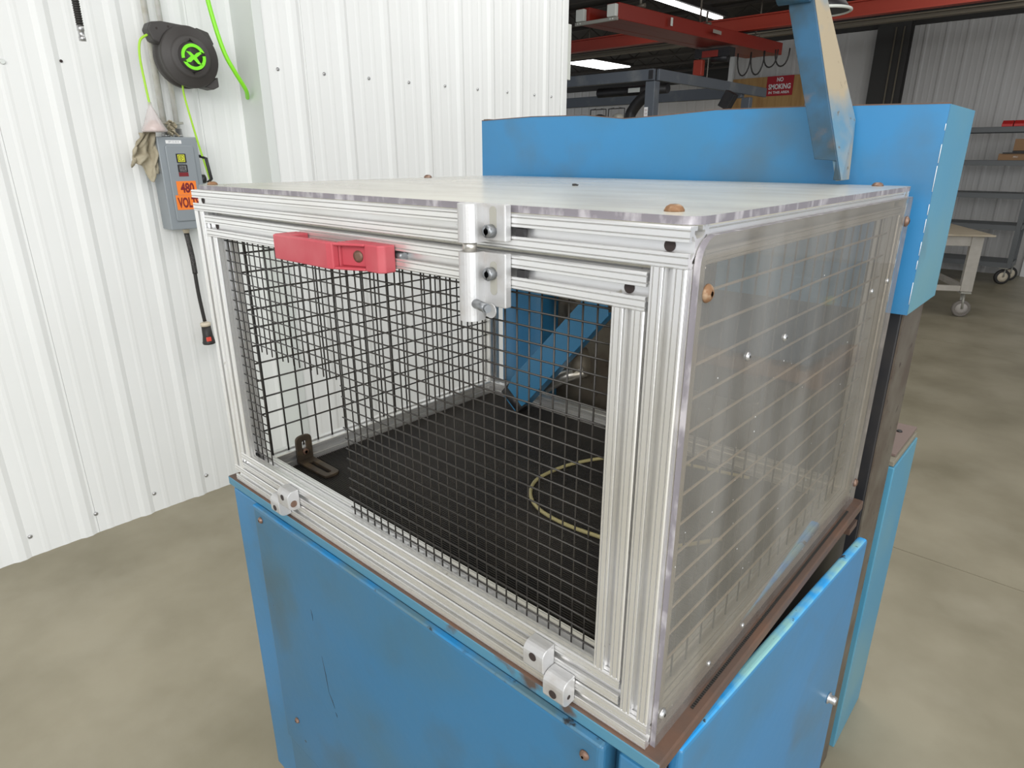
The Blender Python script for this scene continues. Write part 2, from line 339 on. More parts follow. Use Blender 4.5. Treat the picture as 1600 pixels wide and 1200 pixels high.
# roof
ce = thing('ceiling', (0, 0, CEIL), kind='structure')
bx('roof_deck', 'ceiling', ce, -14, 6, -5, 18, CEIL, CEIL + 0.08)
for k in range(9):
    y = 5.0 + k * 1.35
    j = MB(); j.box(-14, 6, y - 0.03, y + 0.03, CEIL - 0.24, CEIL - 0.20); j.box(-14, 6, y - 0.03, y + 0.03, CEIL - 0.045, CEIL - 0.003)
    x = -13.8
    while x < 5.6:
        j.tube([(x, y, CEIL - 0.21), (x + 0.25, y, CEIL - 0.04), (x + 0.5, y, CEIL - 0.21)], 0.012, 5); x += 0.5
    j.done('joist', 'joist', ce)

# dark steel building column on the far wall with two pale conduits
t = thing('building_column', (-1.67, 11.5, 0), 'dark steel building column standing against the far siding wall', 'column')
c = MB(); c.box(-1.90, -1.45, 11.55, 11.58, 0, 3.9); c.box(-1.90, -1.45, 11.36, 11.39, 0, 3.9); c.box(-1.69, -1.66, 11.39, 11.55, 0, 3.9); c.done('web', 'dark_col', t)
for x in (-1.64, -1.53):
    c = MB(); c.tube([(x, 11.34, 0.0), (x, 11.34, 3.5)], 0.012, 8); c.done('conduit', 'cream_beam', t)

# ------------------------------------------------------------------ T-slot extrusion
def slot_profile(s=0.04):
    k = s / 40.0
    side = [(-20, 18.6), (-18.6, 20), (-16.8, 20), (-16.5, 18.4), (-15.5, 18.4), (-15.2, 20), (-9.8, 20), (-9.5, 18.4), (-8.5, 18.4), (-8.2, 20), (-5.6, 20), (-5.2, 19.5), (-5.2, 15.6), (-10, 15.6), (-10.6, 15.0), (-10.6, 13.0),
            (-5.6, 8.2), (5.6, 8.2), (10.6, 13.0), (10.6, 15.0), (10, 15.6), (5.2, 15.6), (5.2, 19.5), (5.6, 20), (8.2, 20), (8.5, 18.4), (9.5, 18.4), (9.8, 20), (15.2, 20), (15.5, 18.4), (16.5, 18.4), (16.8, 20), (18.6, 20)]
    pts = []
    for q in range(4):
        a = -q * math.pi / 2; ca, sa = round(math.cos(a)), round(math.sin(a))
        pts += [((x * ca - y * sa) * k, (x * sa + y * ca) * k) for x, y in side]
    return pts
PR = slot_profile()
def extr(name, parent, axis, c, d0, d1, m='alu', label=None):
    """extrusion along 'x','y' or 'z'; c = centre in the other two axes"""
    f = {'x': lambda a, b, d: (d, c[0] + a, c[1] + b), 'y': lambda a, b, d: (c[0] + a, d, c[1] + b), 'z': lambda a, b, d: (c[0] + a, c[1] + b, d)}[axis]
    mb = MB(); mb.prism(PR, f, d0, d1); mb.b.faces.ensure_lookup_table()
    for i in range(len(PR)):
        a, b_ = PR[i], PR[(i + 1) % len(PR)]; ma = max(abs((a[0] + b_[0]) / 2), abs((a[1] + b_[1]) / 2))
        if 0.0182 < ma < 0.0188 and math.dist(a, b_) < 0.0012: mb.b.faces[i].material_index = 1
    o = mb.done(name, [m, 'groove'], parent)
    if label: o['label'] = label
    return o

W, D, H, Z0 = 1.0813, 0.8472, 0.6433, 0.9941
ZT = Z0 + H
def cap_screw(parent, o, axis, r=0.0075, h=0.009, m='bolt_dark', label=None):
    b = MB(); o = Vector(o); ax = Vector(axis)
    b.lathe(o, ax, [(0, r), (h * 0.86, r), (h, r * 0.86), (h, r * 0.48), (h * 0.35, r * 0.45)], 18)
    ob = b.done('bolt', m, parent)
    if label: ob['label'] = label
    return ob
def button_screw(parent, o, axis, r=0.008, h=0.006, m='rust', label=None):
    b = MB(); b.lathe(o, axis, [(0, r), (h * 0.25, r), (h * 0.7, r * 0.8), (h, r * 0.45), (h, r * 0.28), (h * 0.4, r * 0.24)], 18)
    ob = b.done('bolt', m, parent)
    if label: ob['label'] = label
    return ob

# ------------------------------------------------------------------ base cabinet of the machine
cab = thing('machine_cabinet', (W / 2, 0.43, 0), 'blue painted steel base cabinet with worn brown top lip under the mesh cage', 'cabinet')
LX0, LX1, LY0, LY1 = -0.034, 1.107, -0.006, 0.862
b = MB()
fs = b.box(LX0, LX1, LY0, LY1, Z0 - 0.021, Z0); fs[1].material_index = 1; fs[3].material_index = 1
b.done('top_lip', ['lip', 'lip_top'], cab, 0.0025)
bx('body', 'blue', cab, -0.026, 1.085, 0.030, 0.855, 0.10, Z0 - 0.0215, 0.004)
bx('corner_post', 'blue', cab, -0.0275, 0.085, 0.0, 0.0295, 0.10, Z0 - 0.030, 0.004)
bx('corner_post', 'blue', cab, 1.045, 1.092, 0.0, 0.050, 0.10, Z0 - 0.032, 0.004)
bx('plinth', 'steel_black', cab, 0.0, 1.06, 0.05, 0.83, 0.0, 0.0995)
# front door: pan with rolled edge
dr = MB(); dr.box(0.093, 1.030, -0.0155, 0.026, 0.300, 0.9715); o = dr.done('front_door', 'blue_dull', cab, 0.009, segs=4)
df = o
b = MB()
for (xa, za, xb, zb) in [(0.300, 0.800, 0.303, 0.772), (0.322, 0.690, 0.334, 0.600), (0.334, 0.600, 0.352, 0.566), (0.352, 0.556, 0.358, 0.545)]:
    b.tube([(xa, -0.0154, za), ((xa + xb) / 2 + 0.002, -0.0154, (za + zb) / 2), (xb, -0.0154, zb)], [0.0004, 0.0010, 0.0005], 5)
tag(b.done('scratches', 'steel_black', df), kind='stuff')
b = MB(); b.box(0.096, 1.028, -0.0162, -0.0035, 0.9675, 0.9724); b.done('door_edge', 'edge_dark', df, 0.004)['label'] = 'scuffed bright blue top edge'
for p in [(1.003, -0.0155, 0.940), (0.128, -0.0155, 0.945), (0.165, -0.0155, 0.40)]:
    button_screw(df, p, (0, -1, 0), 0.0075, 0.006, 'brown_bolt')
b = MB()
for z in (0.86, 0.885, 0.91): b.tube([(0.089, -0.002, z - 0.011), (0.089, -0.002, z + 0.011)], 0.0045, 8)
b.done('hinge', 'brown_bolt', cab)
bx('lower_panel', 'blue_dull', cab, 0.093, 1.030, -0.008, 0.0295, 0.110, 0.292, 0.005)
# side door, hung slightly ajar
def sd(x, y, z):
    t_ = (y - 0.055) / 0.715; return (x + 0.040 * t_, y, z)
b = MB(); vs = [sd(1.086, 0.058, 0.12), sd(1.106, 0.058, 0.12), sd(1.106, 0.770, 0.12), sd(1.086, 0.770, 0.12)]
vt = [sd(1.086, 0.058, 0.960), sd(1.106, 0.058, 0.960), sd(1.106, 0.770, 0.960), sd(1.086, 0.770, 0.960)]
V = [b.b.verts.new(p) for p in vs + vt]
for i in [(3, 2, 1, 0), (4, 5, 6, 7), (0, 1, 5, 4), (1, 2, 6, 5), (2, 3, 7, 6), (3, 0, 4, 7)]:
    f = b.b.faces.new([V[k] for k in i]); f.material_index = 1 if i[0] == 4 else 0
sdo = b.done('side_door', ['blue', 'edge_blue'], cab, 0.007, segs=4)
b = MB(); b.lathe(sd(1.106, 0.712, 0.585), (1, -0.05, 0), [(0, 0.013), (0.003, 0.013), (0.004, 0.009), (0.014, 0.0095), (0.017, 0.008), (0.017, 0.005), (0.012, 0.004)], 18)
b.done('latch_knob', 'bolt_grey', sdo)['label'] = 'bright metal quarter turn latch'
bx('door_jamb', 'steel_black', cab, 1.0855, 1.092, 0.06, 0.83, 0.12, 0.955)
bx('rear_bracket', 'lip_top', cab, 1.087, 1.104, 0.80, 0.852, 0.935, 0.950)

b = MB()
for k in range(150): b.box(1.0925, 1.0965, 0.10 + 0.0046 * k, 0.1024 + 0.0046 * k, Z0 + 0.0002, Z0 + 0.0026)
tag(b.done('gasket_teeth', 'rubber', cab), 'black toothed gasket strip on the right ledge', kind='stuff')
# ------------------------------------------------------------------ guard enclosure (aluminium cage)
ge = thing('guard_enclosure', (W / 2, D / 2, Z0), 'silver slotted aluminium cage with wire mesh and clear sheets on the blue cabinet', 'enclosure')
h = 0.02
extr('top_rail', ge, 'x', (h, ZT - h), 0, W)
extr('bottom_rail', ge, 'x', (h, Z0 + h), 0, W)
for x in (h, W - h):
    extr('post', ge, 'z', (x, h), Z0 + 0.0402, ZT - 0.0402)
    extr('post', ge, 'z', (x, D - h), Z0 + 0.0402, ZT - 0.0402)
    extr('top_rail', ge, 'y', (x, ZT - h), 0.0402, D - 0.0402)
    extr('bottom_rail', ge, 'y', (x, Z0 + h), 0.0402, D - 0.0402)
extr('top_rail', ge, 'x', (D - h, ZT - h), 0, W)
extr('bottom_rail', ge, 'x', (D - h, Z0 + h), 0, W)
def access(parent, x, z, y=0.0118):
    b = MB(); b.lathe((x, y - 0.0003, z), (0, -1, 0), [(0, 0.0062), (0.0006, 0.0062)], 16); b.done('access_hole', 'hole', parent)
access(ge, W - 0.026, ZT - 0.020); access(ge, 0.022, ZT - 0.020)

# door rails (flush in the front opening)
DX0, DX1, DZ0, DZ1 = 0.0425, 1.0385, 1.0372, 1.5905
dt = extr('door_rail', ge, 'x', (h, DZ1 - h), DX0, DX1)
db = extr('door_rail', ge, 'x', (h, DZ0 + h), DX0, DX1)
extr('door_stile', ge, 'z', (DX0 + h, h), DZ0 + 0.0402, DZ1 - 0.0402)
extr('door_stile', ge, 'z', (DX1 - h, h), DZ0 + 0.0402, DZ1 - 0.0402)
access(ge, DX1 - 0.026, DZ1 - 0.020); access(ge, DX0 + 0.026, DZ1 - 0.020)

# wire mesh
def wires(name, m, segs_, r, n=5):
    b = MB()
    for a, c in segs_:
        a = Vector(a); c = Vector(c); mid = a.lerp(c, 0.5)
        jig = lambda: Vector((random.uniform(-1, 1), random.uniform(-1, 1), random.uniform(-1, 1))) * 0.0005
        b.tube([a, a.lerp(c, 0.33) + jig(), a.lerp(c, 0.66) + jig(), c], r, n)
    o = b.done(name, m, ge); return o
sg = []
zs = [1.5625 - 0.0199 * k for k in range(26)]
xs = [0.083 + 0.0201 * k for k in range(47)]
XH0, XH1, ZH = 0.1375, 0.4448, 1.334
yv, yh = 0.0215, 0.0190
for i, x in enumerate(xs):
    tip = random.uniform(-0.002, 0.003)
    if XH0 + 0.006 < x < XH1 - 0.006: sg.append(((x, yv, ZH - 0.006 + tip), (x, yv, 1.572)))
    else: sg.append(((x, yv, 1.062 + tip), (x, yv, 1.572)))
for z in zs:
    if z < 1.066: continue
    if z > ZH - 0.004: sg.append(((0.074, yh, z), (1.005, yh, z)))
    else:
        sg.append(((0.074, yh, z), (XH0 + 0.008 + random.uniform(-.002, .002), yh, z)))
        sg.append(((XH1 - 0.007 + random.uniform(-.002, .002), yh, z), (1.005, yh, z)))
wires('wire_mesh', 'wire', sg, 0.0013)['label'] = 'fine square black wire mesh with a cut out corner'
sg = []
for k in range(19):
    y = 0.084 + 0.0405 * k
    if y < D - 0.045: sg.append(((0.0205, y, Z0 + 0.036), (0.0205, y, ZT - 0.036)))
for k in range(12):
    z = 1.548 - 0.0407 * k; sg.append(((0.0235, 0.036, z), (0.0235, D - 0.036, z)))
sg.append(((0.0205, 0.0435, Z0 + 0.036), (0.0205, 0.0435, ZT - 0.036)))
wires('wire_mesh', 'wire', sg, 0.0021)['label'] = 'coarse square black wire mesh on the left side'
sg = []
for k in range(19):
    y = 0.097 + 0.0425 * k
    if y < D - 0.045: sg.append(((W - 0.0205, y, Z0 + 0.036), (W - 0.0205, y, ZT - 0.036)))
sg2 = sg; sg = []
wires('wire_mesh', 'wire', sg2, 0.0014)['label'] = 'dark upright wires behind the clear side sheet'
for k in range(13):
    z = 1.563 - 0.0405 * k; sg.append(((W - 0.0175, 0.036, z), (W - 0.0175, D - 0.036, z)))
wires('wire_mesh', 'wire_tan', sg, 0.0018)['label'] = 'level wires coloured pale as if lit behind the clear side sheet'

# clear sheets with rounded corners
def rounded(x0, x1, y0, y1, r, n=6, corners=(1, 1, 1, 1)):
    out = []
    for (cx, cy, a0, on) in [(x1 - r, y1 - r, 0, corners[0]), (x0 + r, y1 - r, 90, corners[1]), (x0 + r, y0 + r, 180, corners[2]), (x1 - r, y0 + r, 270, corners[3])]:
        if on:
            for k in range(n + 1):
                a = R(a0 + 90 * k / n); out.append((cx + r * math.cos(a), cy + r * math.sin(a)))
        else: out.append((cx + r * round(math.cos(R(a0 + 45)) * 1.4142), cy + r * round(math.sin(R(a0 + 45)) * 1.4142)))
    return out
def sheet(name, poly, fn, d0, d1, m):
    b = MB(); b.prism(poly, fn, d0, d1)
    for f in b.b.faces: f.material_index = 1 if len(f.verts) == 4 else 0
    return b.done(name, m, ge)
o = sheet('side_sheet', rounded(0.012, D + 0.002, Z0 - 0.006, ZT - 0.010, 0.028, corners=(0, 1, 0, 0)), lambda a, b, d: (d, a, b), W + 0.0008, W + 0.0078, ['side_sheet', 'plastic_edge'])
o['label'] = 'scratched hazy clear side sheet'
b = MB(); n = 10
ts = sheet('top_sheet', rounded(0.006, W + 0.004, 0.007, D + 0.004, 0.022), lambda a, b, d: (a, b, d), ZT + 0.0008, ZT + 0.0088, ['top_sheet', 'plastic_edge'])
ts['label'] = 'milky scratched clear top sheet'
zt = ZT + 0.0088
button_screw(ts, (1.035, 0.052, zt), (0, 0, 1), 0.0105, 0.007, 'rust')
button_screw(ts, (1.035, D - 0.035, zt), (0, 0, 1), 0.010, 0.0065, 'brown_bolt')
button_screw(ts, (0.022, 0.60, zt), (0, 0, 1), 0.0105, 0.007, 'brown_bolt')
button_screw(ts, (0.022, 0.035, zt), (0, 0, 1), 0.0100, 0.006, 'rust')
xs_ = W + 0.0078
for (y, z, m, r) in [(0.030, 1.572, 'rust', 0.0095), (D - 0.022, 1.585, 'brown_bolt', 0.0095), (D - 0.018, 1.045, 'brown_bolt', 0.009), (0.022, 1.043, 'bolt_grey', 0.0075),
                     (0.270, 1.478, 'bolt_grey', 0.0050), (0.154, 1.479, 'bolt_grey', 0.0055), (0.770, 1.483, 'bolt_grey', 0.0045), (0.672, 1.478, 'bolt_grey', 0.0045),
                     (0.153, 1.031, 'bolt_grey', 0.0042), (0.267, 1.025, 'bolt_grey', 0.0042)]:
    button_screw(ge, (xs_, y, z), (1, 0, 0), r, r * 0.65, m)

# red pull handle on the door's top rail
hz0, hz1 = 1.546, 1.584
b = MB()
prof = [(0.388, 0.0), (0.388, -0.030), (0.400, -0.045), (0.560, -0.047), (0.585, -0.040), (0.606, -0.020), (0.636, -0.018), (0.640, -0.012), (0.640, 0.0), (0.588, 0.0),
        (0.584, -0.012), (0.562, -0.034), (0.412, -0.034), (0.408, 0.0)]
prof = [(0.386, -0.001), (0.386, -0.040), (0.396, -0.049), (0.548, -0.049), (0.560, -0.044), (0.612, -0.026), (0.634, -0.026), (0.640, -0.019), (0.640, -0.001), (0.572, -0.001),
        (0.572, -0.010), (0.545, -0.035), (0.426, -0.035), (0.420, -0.001)]
barp = [(0.386, -0.001), (0.386, -0.040), (0.396, -0.049), (0.545, -0.050), (0.556, -0.047), (0.556, -0.036), (0.426, -0.036), (0.420, -0.001)]
b.prism(barp, lambda x, y, z: (x, y, z), hz0, hz1)
b.prism([(0.604, -0.001), (0.604, -0.0265), (0.634, -0.0265), (0.641, -0.019), (0.641, -0.001)], lambda x, y, z: (x, y, z), hz0, hz1)
wall_ = [(0.5562, -0.001), (0.5562, -0.0468), (0.6038, -0.0268), (0.6038, -0.001)]
b.prism([(0.5515, -0.001), (0.5515, -0.0359), (0.5562, -0.0359), (0.5562, -0.001)], lambda x, y, z: (x, y, z), hz0, hz1)
b.prism(wall_, lambda x, y, z: (x, y, z), hz0, hz0 + 0.004); b.prism(wall_, lambda x, y, z: (x, y, z), hz1 - 0.004, hz1)
b.prism([(0.5562, -0.001), (0.5562, -0.032), (0.6038, -0.018), (0.6038, -0.001)], lambda x, y, z: (x, y, z), hz0 + 0.0041, hz1 - 0.0041)
hd = b.done('pull_handle', 'red_handle', dt, 0.002, segs=3); hd['label'] = 'faded red plastic bridge handle'
b = MB(); b.lathe((0.585, -0.0232, 1.565), (0.29, -1, 0), [(0, 0.0085), (0.0015, 0.0085), (0.002, 0.004)], 14); b.done('bolt', 'brown_bolt', hd)
b = MB(); b.tube([(0.638, 0.006, 1.568), (0.652, 0.006, 1.568)], 0.006, 10); b.done('slot_nut', 'bolt_dark', dt)

# spring latch: upper and lower plates with barrels
def latch(z0, z1, zb0, zb1, zs_, lower):
    b = MB(); b.box(0.798, 0.858, -0.0115, -0.0005, z0, z1)
    p = b.done('latch_plate', 'alu_cast', dt if lower else ge, 0.0015)
    # keyhole slot beside the barrel
    b = MB(); sl = [(0.8395 + 0.0055 * math.cos(a), (zs_[1] if math.sin(a) > 0 else zs_[0]) + 0.0055 * math.sin(a)) for a in [2 * math.pi * k / 16 for k in range(16)]]
    b.prism(sl, lambda x, z, y: (x, y, z), -0.0122, -0.0117); b.done('slot', 'galv' , dt if lower else ge)
    return p
latch(1.606, 1.6475, 0, 0, (1.624, 1.640), False)
latch(1.528, 1.5925, 0, 0, (1.548, 1.577), True)
def barrel(z0, z1, parent):
    b = MB()
    pr = [(0.8110 + 0.0135 * math.cos(a), -0.0225 + 0.0135 * math.sin(a)) for a in [math.pi + math.pi * k / 12 for k in range(13)]]
    pr = pr + [(0.8245, -0.0112), (0.7975, -0.0112)]
    b.prism(pr, lambda x, y, z: (x, y, z), z0, z1, smooth=False); return b.done('barrel', 'alu_cast', parent)
barrel(1.604, 1.6480, ge); barrel(1.510, 1.5930, dt)
b = MB(); b.tube([(0.811, -0.0225, 1.590), (0.811, -0.0225, 1.607)], 0.0085, 16); b.done('latch_pin', 'rod', ge)
b = MB(); b.tube([(0.823, -0.026, 1.532), (0.850, -0.035, 1.5315)], 0.0058, 14, smooth=True); b.tube([(0.850, -0.035, 1.5315), (0.8535, -0.0362, 1.5315)], 0.0045, 14)
b.done('pull_pin', 'bolt_dark', dt)['label'] = 'dark round release pin'
b = MB(); b.lathe((0.836, -0.0125, 1.523), (0, -1, 0), [(0, 0.009), (0.002, 0.009)], 14); b.done('washer', 'alu_cast', dt)
for (x, z, pa) in [(0.8375, 1.6175, ge), (0.790, 1.6165, ge), (0.8375, 1.5680, dt), (0.790, 1.5680, dt)]:
    cap_screw(pa, (x, -0.0115 if x > 0.8 else -0.0005, z), (0.0, -1, 0), 0.0078, 0.0105 if x > 0.8 else 0.012, 'bolt_dark')
for (x, z, pa) in [(0.862, 1.6165, ge), (0.864, 1.5690, dt)]:
    b = MB(); b.box(x, x + 0.012, 0.002, 0.008, z - 0.0048, z + 0.0048); b.done('slot_nut', 'steel_black', pa)

# hinges at the bottom of the door: pairs of rounded blocks
def hinge_block(x0, x1, zc, up, parent, side_hole):
    b = MB(); R_ = 0.0150
    pr = [(-0.0005, zc - 0.020), (-0.0005, zc + 0.020)]
    # D-shaped outline in (y, z): flat on the rail, rounded nose
    nose = zc - 0.006 if up else zc + 0.006
    out = [(-0.0005, zc + 0.020), (-0.008, zc + 0.020)]
    out = [(-0.0005, nose + R_ + 0.004)] if False else []
    out += [(-0.0006, zc + 0.021)]
    for k in range(11):
        a = R(90 + 180 * k / 10); out.append((-0.0130 + 0.0135 * math.cos(a), zc + (0.0075 if math.sin(a) >= 0 else -0.0075) + 0.0135 * math.sin(a)))
    out += [(-0.0006, zc - 0.021)]
    b.prism(out, lambda y, z, x: (x, y, z), x0, x1)
    o = b.done('hinge_block', 'alu_cast', parent, 0.0012)
    xm = (x0 + x1) / 2
    b = MB(); b.lathe((xm, -0.0263, zc + (0.006 if up else -0.004)), (0, -1, 0), [(0, 0.0062), (0.0006, 0.0062)], 16); b.done('bolt_hole', 'hole', o)
    if side_hole:
        b = MB(); b.lathe((x1, -0.014, zc - 0.006), (1, 0, 0), [(0, side_hole), (0.0006, side_hole)], 16); b.done('pin_end', 'brown_bolt' if side_hole > 0.005 else 'hole', o)
    return o
hinge_block(0.901, 0.936, 1.0535, True, db, 0)
hinge_block(0.9365, 0.972, 1.0225, False, ge, 0.0032)
hinge_block(0.208, 0.2425, 1.0225, False, ge, 0)
hinge_block(0.243, 0.283, 1.0505, True, db, 0.0072)

# ribbed rubber mat on the cage floor
b = MB(); pr = [(D - 0.045, Z0 + 0.0005), (0.045, Z0 + 0.0005)]; y = 0.045
while y < D - 0.050:
    pr += [(y, Z0 + 0.0030), (y + 0.0022, Z0 + 0.0030), (y + 0.0026, Z0 + 0.0054), (y + 0.0046, Z0 + 0.0054)]; y += 0.0050
b.prism(pr, lambda a, z, x: (x, a, z), 0.045, W - 0.045)
tag(b.done('floor_mat', 'mat', None), 'black ribbed rubber mat lying on the cage floor', 'mat')

# slotted angle bracket in the front left corner of the cage
br = thing('angle_bracket', (0.10, 0.14, Z0 + 0.006), 'brown slotted angle bracket in the left front corner of the cage', 'bracket')
def slotted(name, L0, L1, w0, w1, fn, t0, t1):
    """plate outline with rounded far end and a long slot, made of a ring of quads"""
    b = MB(); wc = (w0 + w1) / 2; hw = (w1 - w0) / 2; n = 10
    outer, inner = [], []
    for k in range(n + 1):
        a = -math.pi / 2 + math.pi * k / n; ca, sa = math.cos(a), math.sin(a)
        outer.append((L1 - hw * 0.75 + hw * 0.75 * (abs(ca) ** 0.7), wc + hw * (1 if sa > 0 else -1) * abs(sa) ** 0.7)); inner.append((L1 - 0.020 + 0.0055 * ca, wc + 0.0055 * sa))
    outer += [(L0, w1), (L0, w0)]
    inner += [(L0 + 0.020, wc + 0.0055), (L0 + 0.020, wc - 0.0055)]
    N_ = len(outer)
    for t_ in (t0, t1):
        for k in range(N_):
            q = (k + 1) % N_; b.face([fn(*outer[k], t_), fn(*outer[q], t_), fn(*inner[q], t_), fn(*inner[k], t_)])
    for ring in (outer, inner):
        for k in range(N_):
            q = (k + 1) % N_; b.face([fn(*ring[k], t0), fn(*ring[q], t0), fn(*ring[q], t1), fn(*ring[k], t1)])
    bmesh.ops.remove_doubles(b.b, verts=b.b.verts, dist=1e-5)
    return b.done(name, 'bracket', br, 0.0015)
slotted('upright', Z0 + 0.006, Z0 + 0.076, 0.130, 0.172, lambda l, w_, t_: (t_, w_, l), 0.0415, 0.0485)
slotted('foot', 0.0485, 0.165, 0.130, 0.172, lambda l, w_, t_: (l, w_, t_), Z0 + 0.006, Z0 + 0.013)
cap_screw(br, (0.0485, 0.151, Z0 + 0.034), (1, 0, 0), 0.0075, 0.006, 'brown_bolt')

# air hose on the mat
b = MB(); zz = Z0 + 0.010
b.tube(spline([(0.90, 0.74, zz + 0.02), (0.72, 0.715, zz + 0.01), (0.60, 0.665, zz), (0.545, 0.575, zz), (0.528, 0.49, zz), (0.535, 0.43, zz), (0.575, 0.375, zz), (0.64, 0.345, zz), (0.74, 0.345, zz), (0.86, 0.38, zz), (0.95, 0.50, zz)], 8), 0.0042, 8)
tag(b.done('air_hose', 'hose_tan', None), 'thin yellowed air hose curling on the black mat', 'hose')

# ------------------------------------------------------------------ press machine behind the cage
pm = thing('press_machine', (0.6, 1.1, 0), 'blue press body with sheet metal housing and dark column behind the cage', 'machine')
# housing: open-backed sheet box with bowed top edge
b = MB(); hx0, hx1, hy0, hy1 = -0.073, 1.1085, 0.900, 1.165
top = [(hx0, 1.796), (0.12, 1.800), (0.30, 1.797), (0.42, 1.785), (0.52, 1.788), (0.66, 1.795), (0.86, 1.793), (hx1, 1.787)]
pl = [(hx1, 1.398), (0.70, 1.398), (0.70, 1.56), (hx0, 1.56)] + top
b.prism(pl, lambda x, z, y: (x, y, z), hy0, hy0 + 0.004)
b.done('front_sheet', 'blue', pm)
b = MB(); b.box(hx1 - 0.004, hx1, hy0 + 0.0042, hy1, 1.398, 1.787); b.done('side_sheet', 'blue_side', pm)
b = MB(); b.box(hx0, hx0 + 0.004, hy0 + 0.0042, hy1, 1.56, 1.794); b.done('side_sheet', 'blue', pm)
b = MB(); b.box(hx0 + 0.004, hx1 - 0.004, hy0 + 0.0042, hy1, 1.77, 1.774); b.done('top_sheet', 'blue', pm)
b = MB()
for a, c in zip(top, top[1:]): b.prism([(a[0], a[1]), (c[0], c[1]), (c[0], c[1] + 0.0022), (a[0], a[1] + 0.0022)], lambda x, z, y: (x, y, z), hy0 - 0.0004, hy0 + 0.006)
b.done('top_edge', 'lip_top', pm)['label'] = 'bare brown rolled top edge'
b = MB(); b.box(hx0 + 0.002, hx0 + 0.022, hy0 + 0.006, hy0 + 0.03, 1.797, 1.801); b.done('edge_tab', 'steel_brown', pm)
b = MB(); z = 1.42
while z < 1.765:
    l_ = random.uniform(0.01, 0.05); b.tube([(hx1 - 0.0005, hy0 - 0.0002, z), (hx1 - 0.0005, hy0 - 0.0002, min(z + l_, 1.775))], 0.0006, 5); z += l_ + random.uniform(0.004, 0.03)
tag(b.done('edge_scuffs', 'white', pm), 'pale scuffs along the housing corner', kind='stuff')
# columns
b = MB(); fs = b.box(0.82, 1.090, 0.955, 1.145, 0.0, 1.397); b.done('column', ['steel_black'], pm, 0.003)
b = MB(); b.box(1.0905, 1.094, 0.958, 1.142, 0.0, 1.396); b.done('column_side', 'steel_brown', pm)['label'] = 'grey brown bare steel side face'
bx('left_upright', 'blue', pm, 0.0, 0.160, 0.905, 1.14, 0.0, 1.559, 0.004)
bx('back_plate', 'steel_brown', pm, 0.1605, 0.50, 0.985, 1.02, 0.62, 1.555, 0.002)
bx('back_panel', 'tan_panel', pm, 0.165, 0.82, 1.125, 1.14, 0.35, 1.05)
bx('cross_head', 'steel_black', pm, 0.50, 0.82, 0.93, 1.12, 1.12, 1.555, 0.006)
for x, z in [(0.215, 1.265), (0.215, 1.19)]:
    b = MB(); b.lathe((x, 0.9845, z), (0, -1, 0), [(0, 0.014), (0.008, 0.014), (0.008, 0.007), (0.003, 0.007)], 16); b.done('bolt', 'steel_black', pm)
b = MB(); b.lathe((0.255, 0.984, 1.275), (0, -1, -0.1), [(0, 0.05), (0.05, 0.05), (0.05, 0.034), (0.02, 0.034)], 24); b.done('bushing', 'steel_brown', pm)
b = MB(); b.lathe((0.335, 0.90, 1.135), (-0.6, -0.75, 0), [(0, 0.045), (0.05, 0.045), (0.05, 0.03), (0.03, 0.03)], 24); b.done('clevis', 'steel_brown', pm)
b = MB(); b.tube([(0.36, 0.86, 1.125), (0.30, 0.84, 1.10), (0.25, 0.82, 1.063)], [0.016, 0.019, 0.019], 16); b.done('cylinder_rod', 'rod', pm)
bx('rear_leg', 'trim', pm, 0.205, 0.225, 1.03, 1.06, 0.3, 1.00)
# lever: blue channel reaching down into the cage
P0 = Vector((0.190, 0.75, 1.032)); P1 = Vector((0.445, 0.80, 1.345)); ax_ = (P1 - P0).normalized(); sx_ = ax_.cross(Vector((0, 1, 0))).normalized(); ny_ = sx_.cross(ax_).normalized()
lv = thing('lever_arm', tuple(P0), 'blue channel lever reaching down into the cage over the mat', 'lever')
L_ = (P1 - P0).length
def lev(u, v, n_): return P0 + ax_ * u + sx_ * v + ny_ * n_
b = MB(); out = [(-0.012, -0.035), (0.03, -0.042), (L_, -0.045), (L_ + 0.02, -0.02), (L_ + 0.015, 0.035), (0.05, 0.040), (-0.012, 0.022)]
sgn = 1 if ny_.y < 0 else -1
b.prism(out, lambda u, v, d: tuple(lev(u, v, d)), 0.016 * sgn, 0.020 * sgn); b.done('web', 'blue', lv, 0.001)
for vv, nm in ((-0.040, 'flange'), (0.036, 'flange')):
    b = MB(); b.prism([(-0.012, 0.0155), (L_, 0.0155), (L_, -0.030), (-0.012, -0.030)], lambda u, d, v: tuple(lev(u, v, d * sgn)), vv - 0.002 + (0.002 if vv < 0 else 0), vv + 0.002 + (0.002 if vv < 0 else 0)); b.done(nm, 'blue' if vv < 0 else 'steel_black', lv)
b = MB(); b.lathe(lev(0.005, -0.046, -0.008), sx_, [(0, 0.018), (0.08, 0.018)], 16); b.done('pivot_sleeve', 'steel_black', lv)
# lower pedestal box behind with brown plate
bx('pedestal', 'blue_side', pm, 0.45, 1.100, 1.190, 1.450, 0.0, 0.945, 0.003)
bx('pedestal_lip', 'tan_panel', pm, 0.46, 1.096, 1.195, 1.445, 0.9455, 0.960, 0.002)
bx('pedestal_plate', 'plate_brown', pm, 0.47, 1.090, 1.23, 1.470, 0.9605, 0.968, 0.001)
b = MB(); b.lathe((1.06, 1.40, 0.968), (0, 0, 1), [(0, 0.008), (0.004, 0.006)], 12); b.done('bolt', 'steel_black', pm)

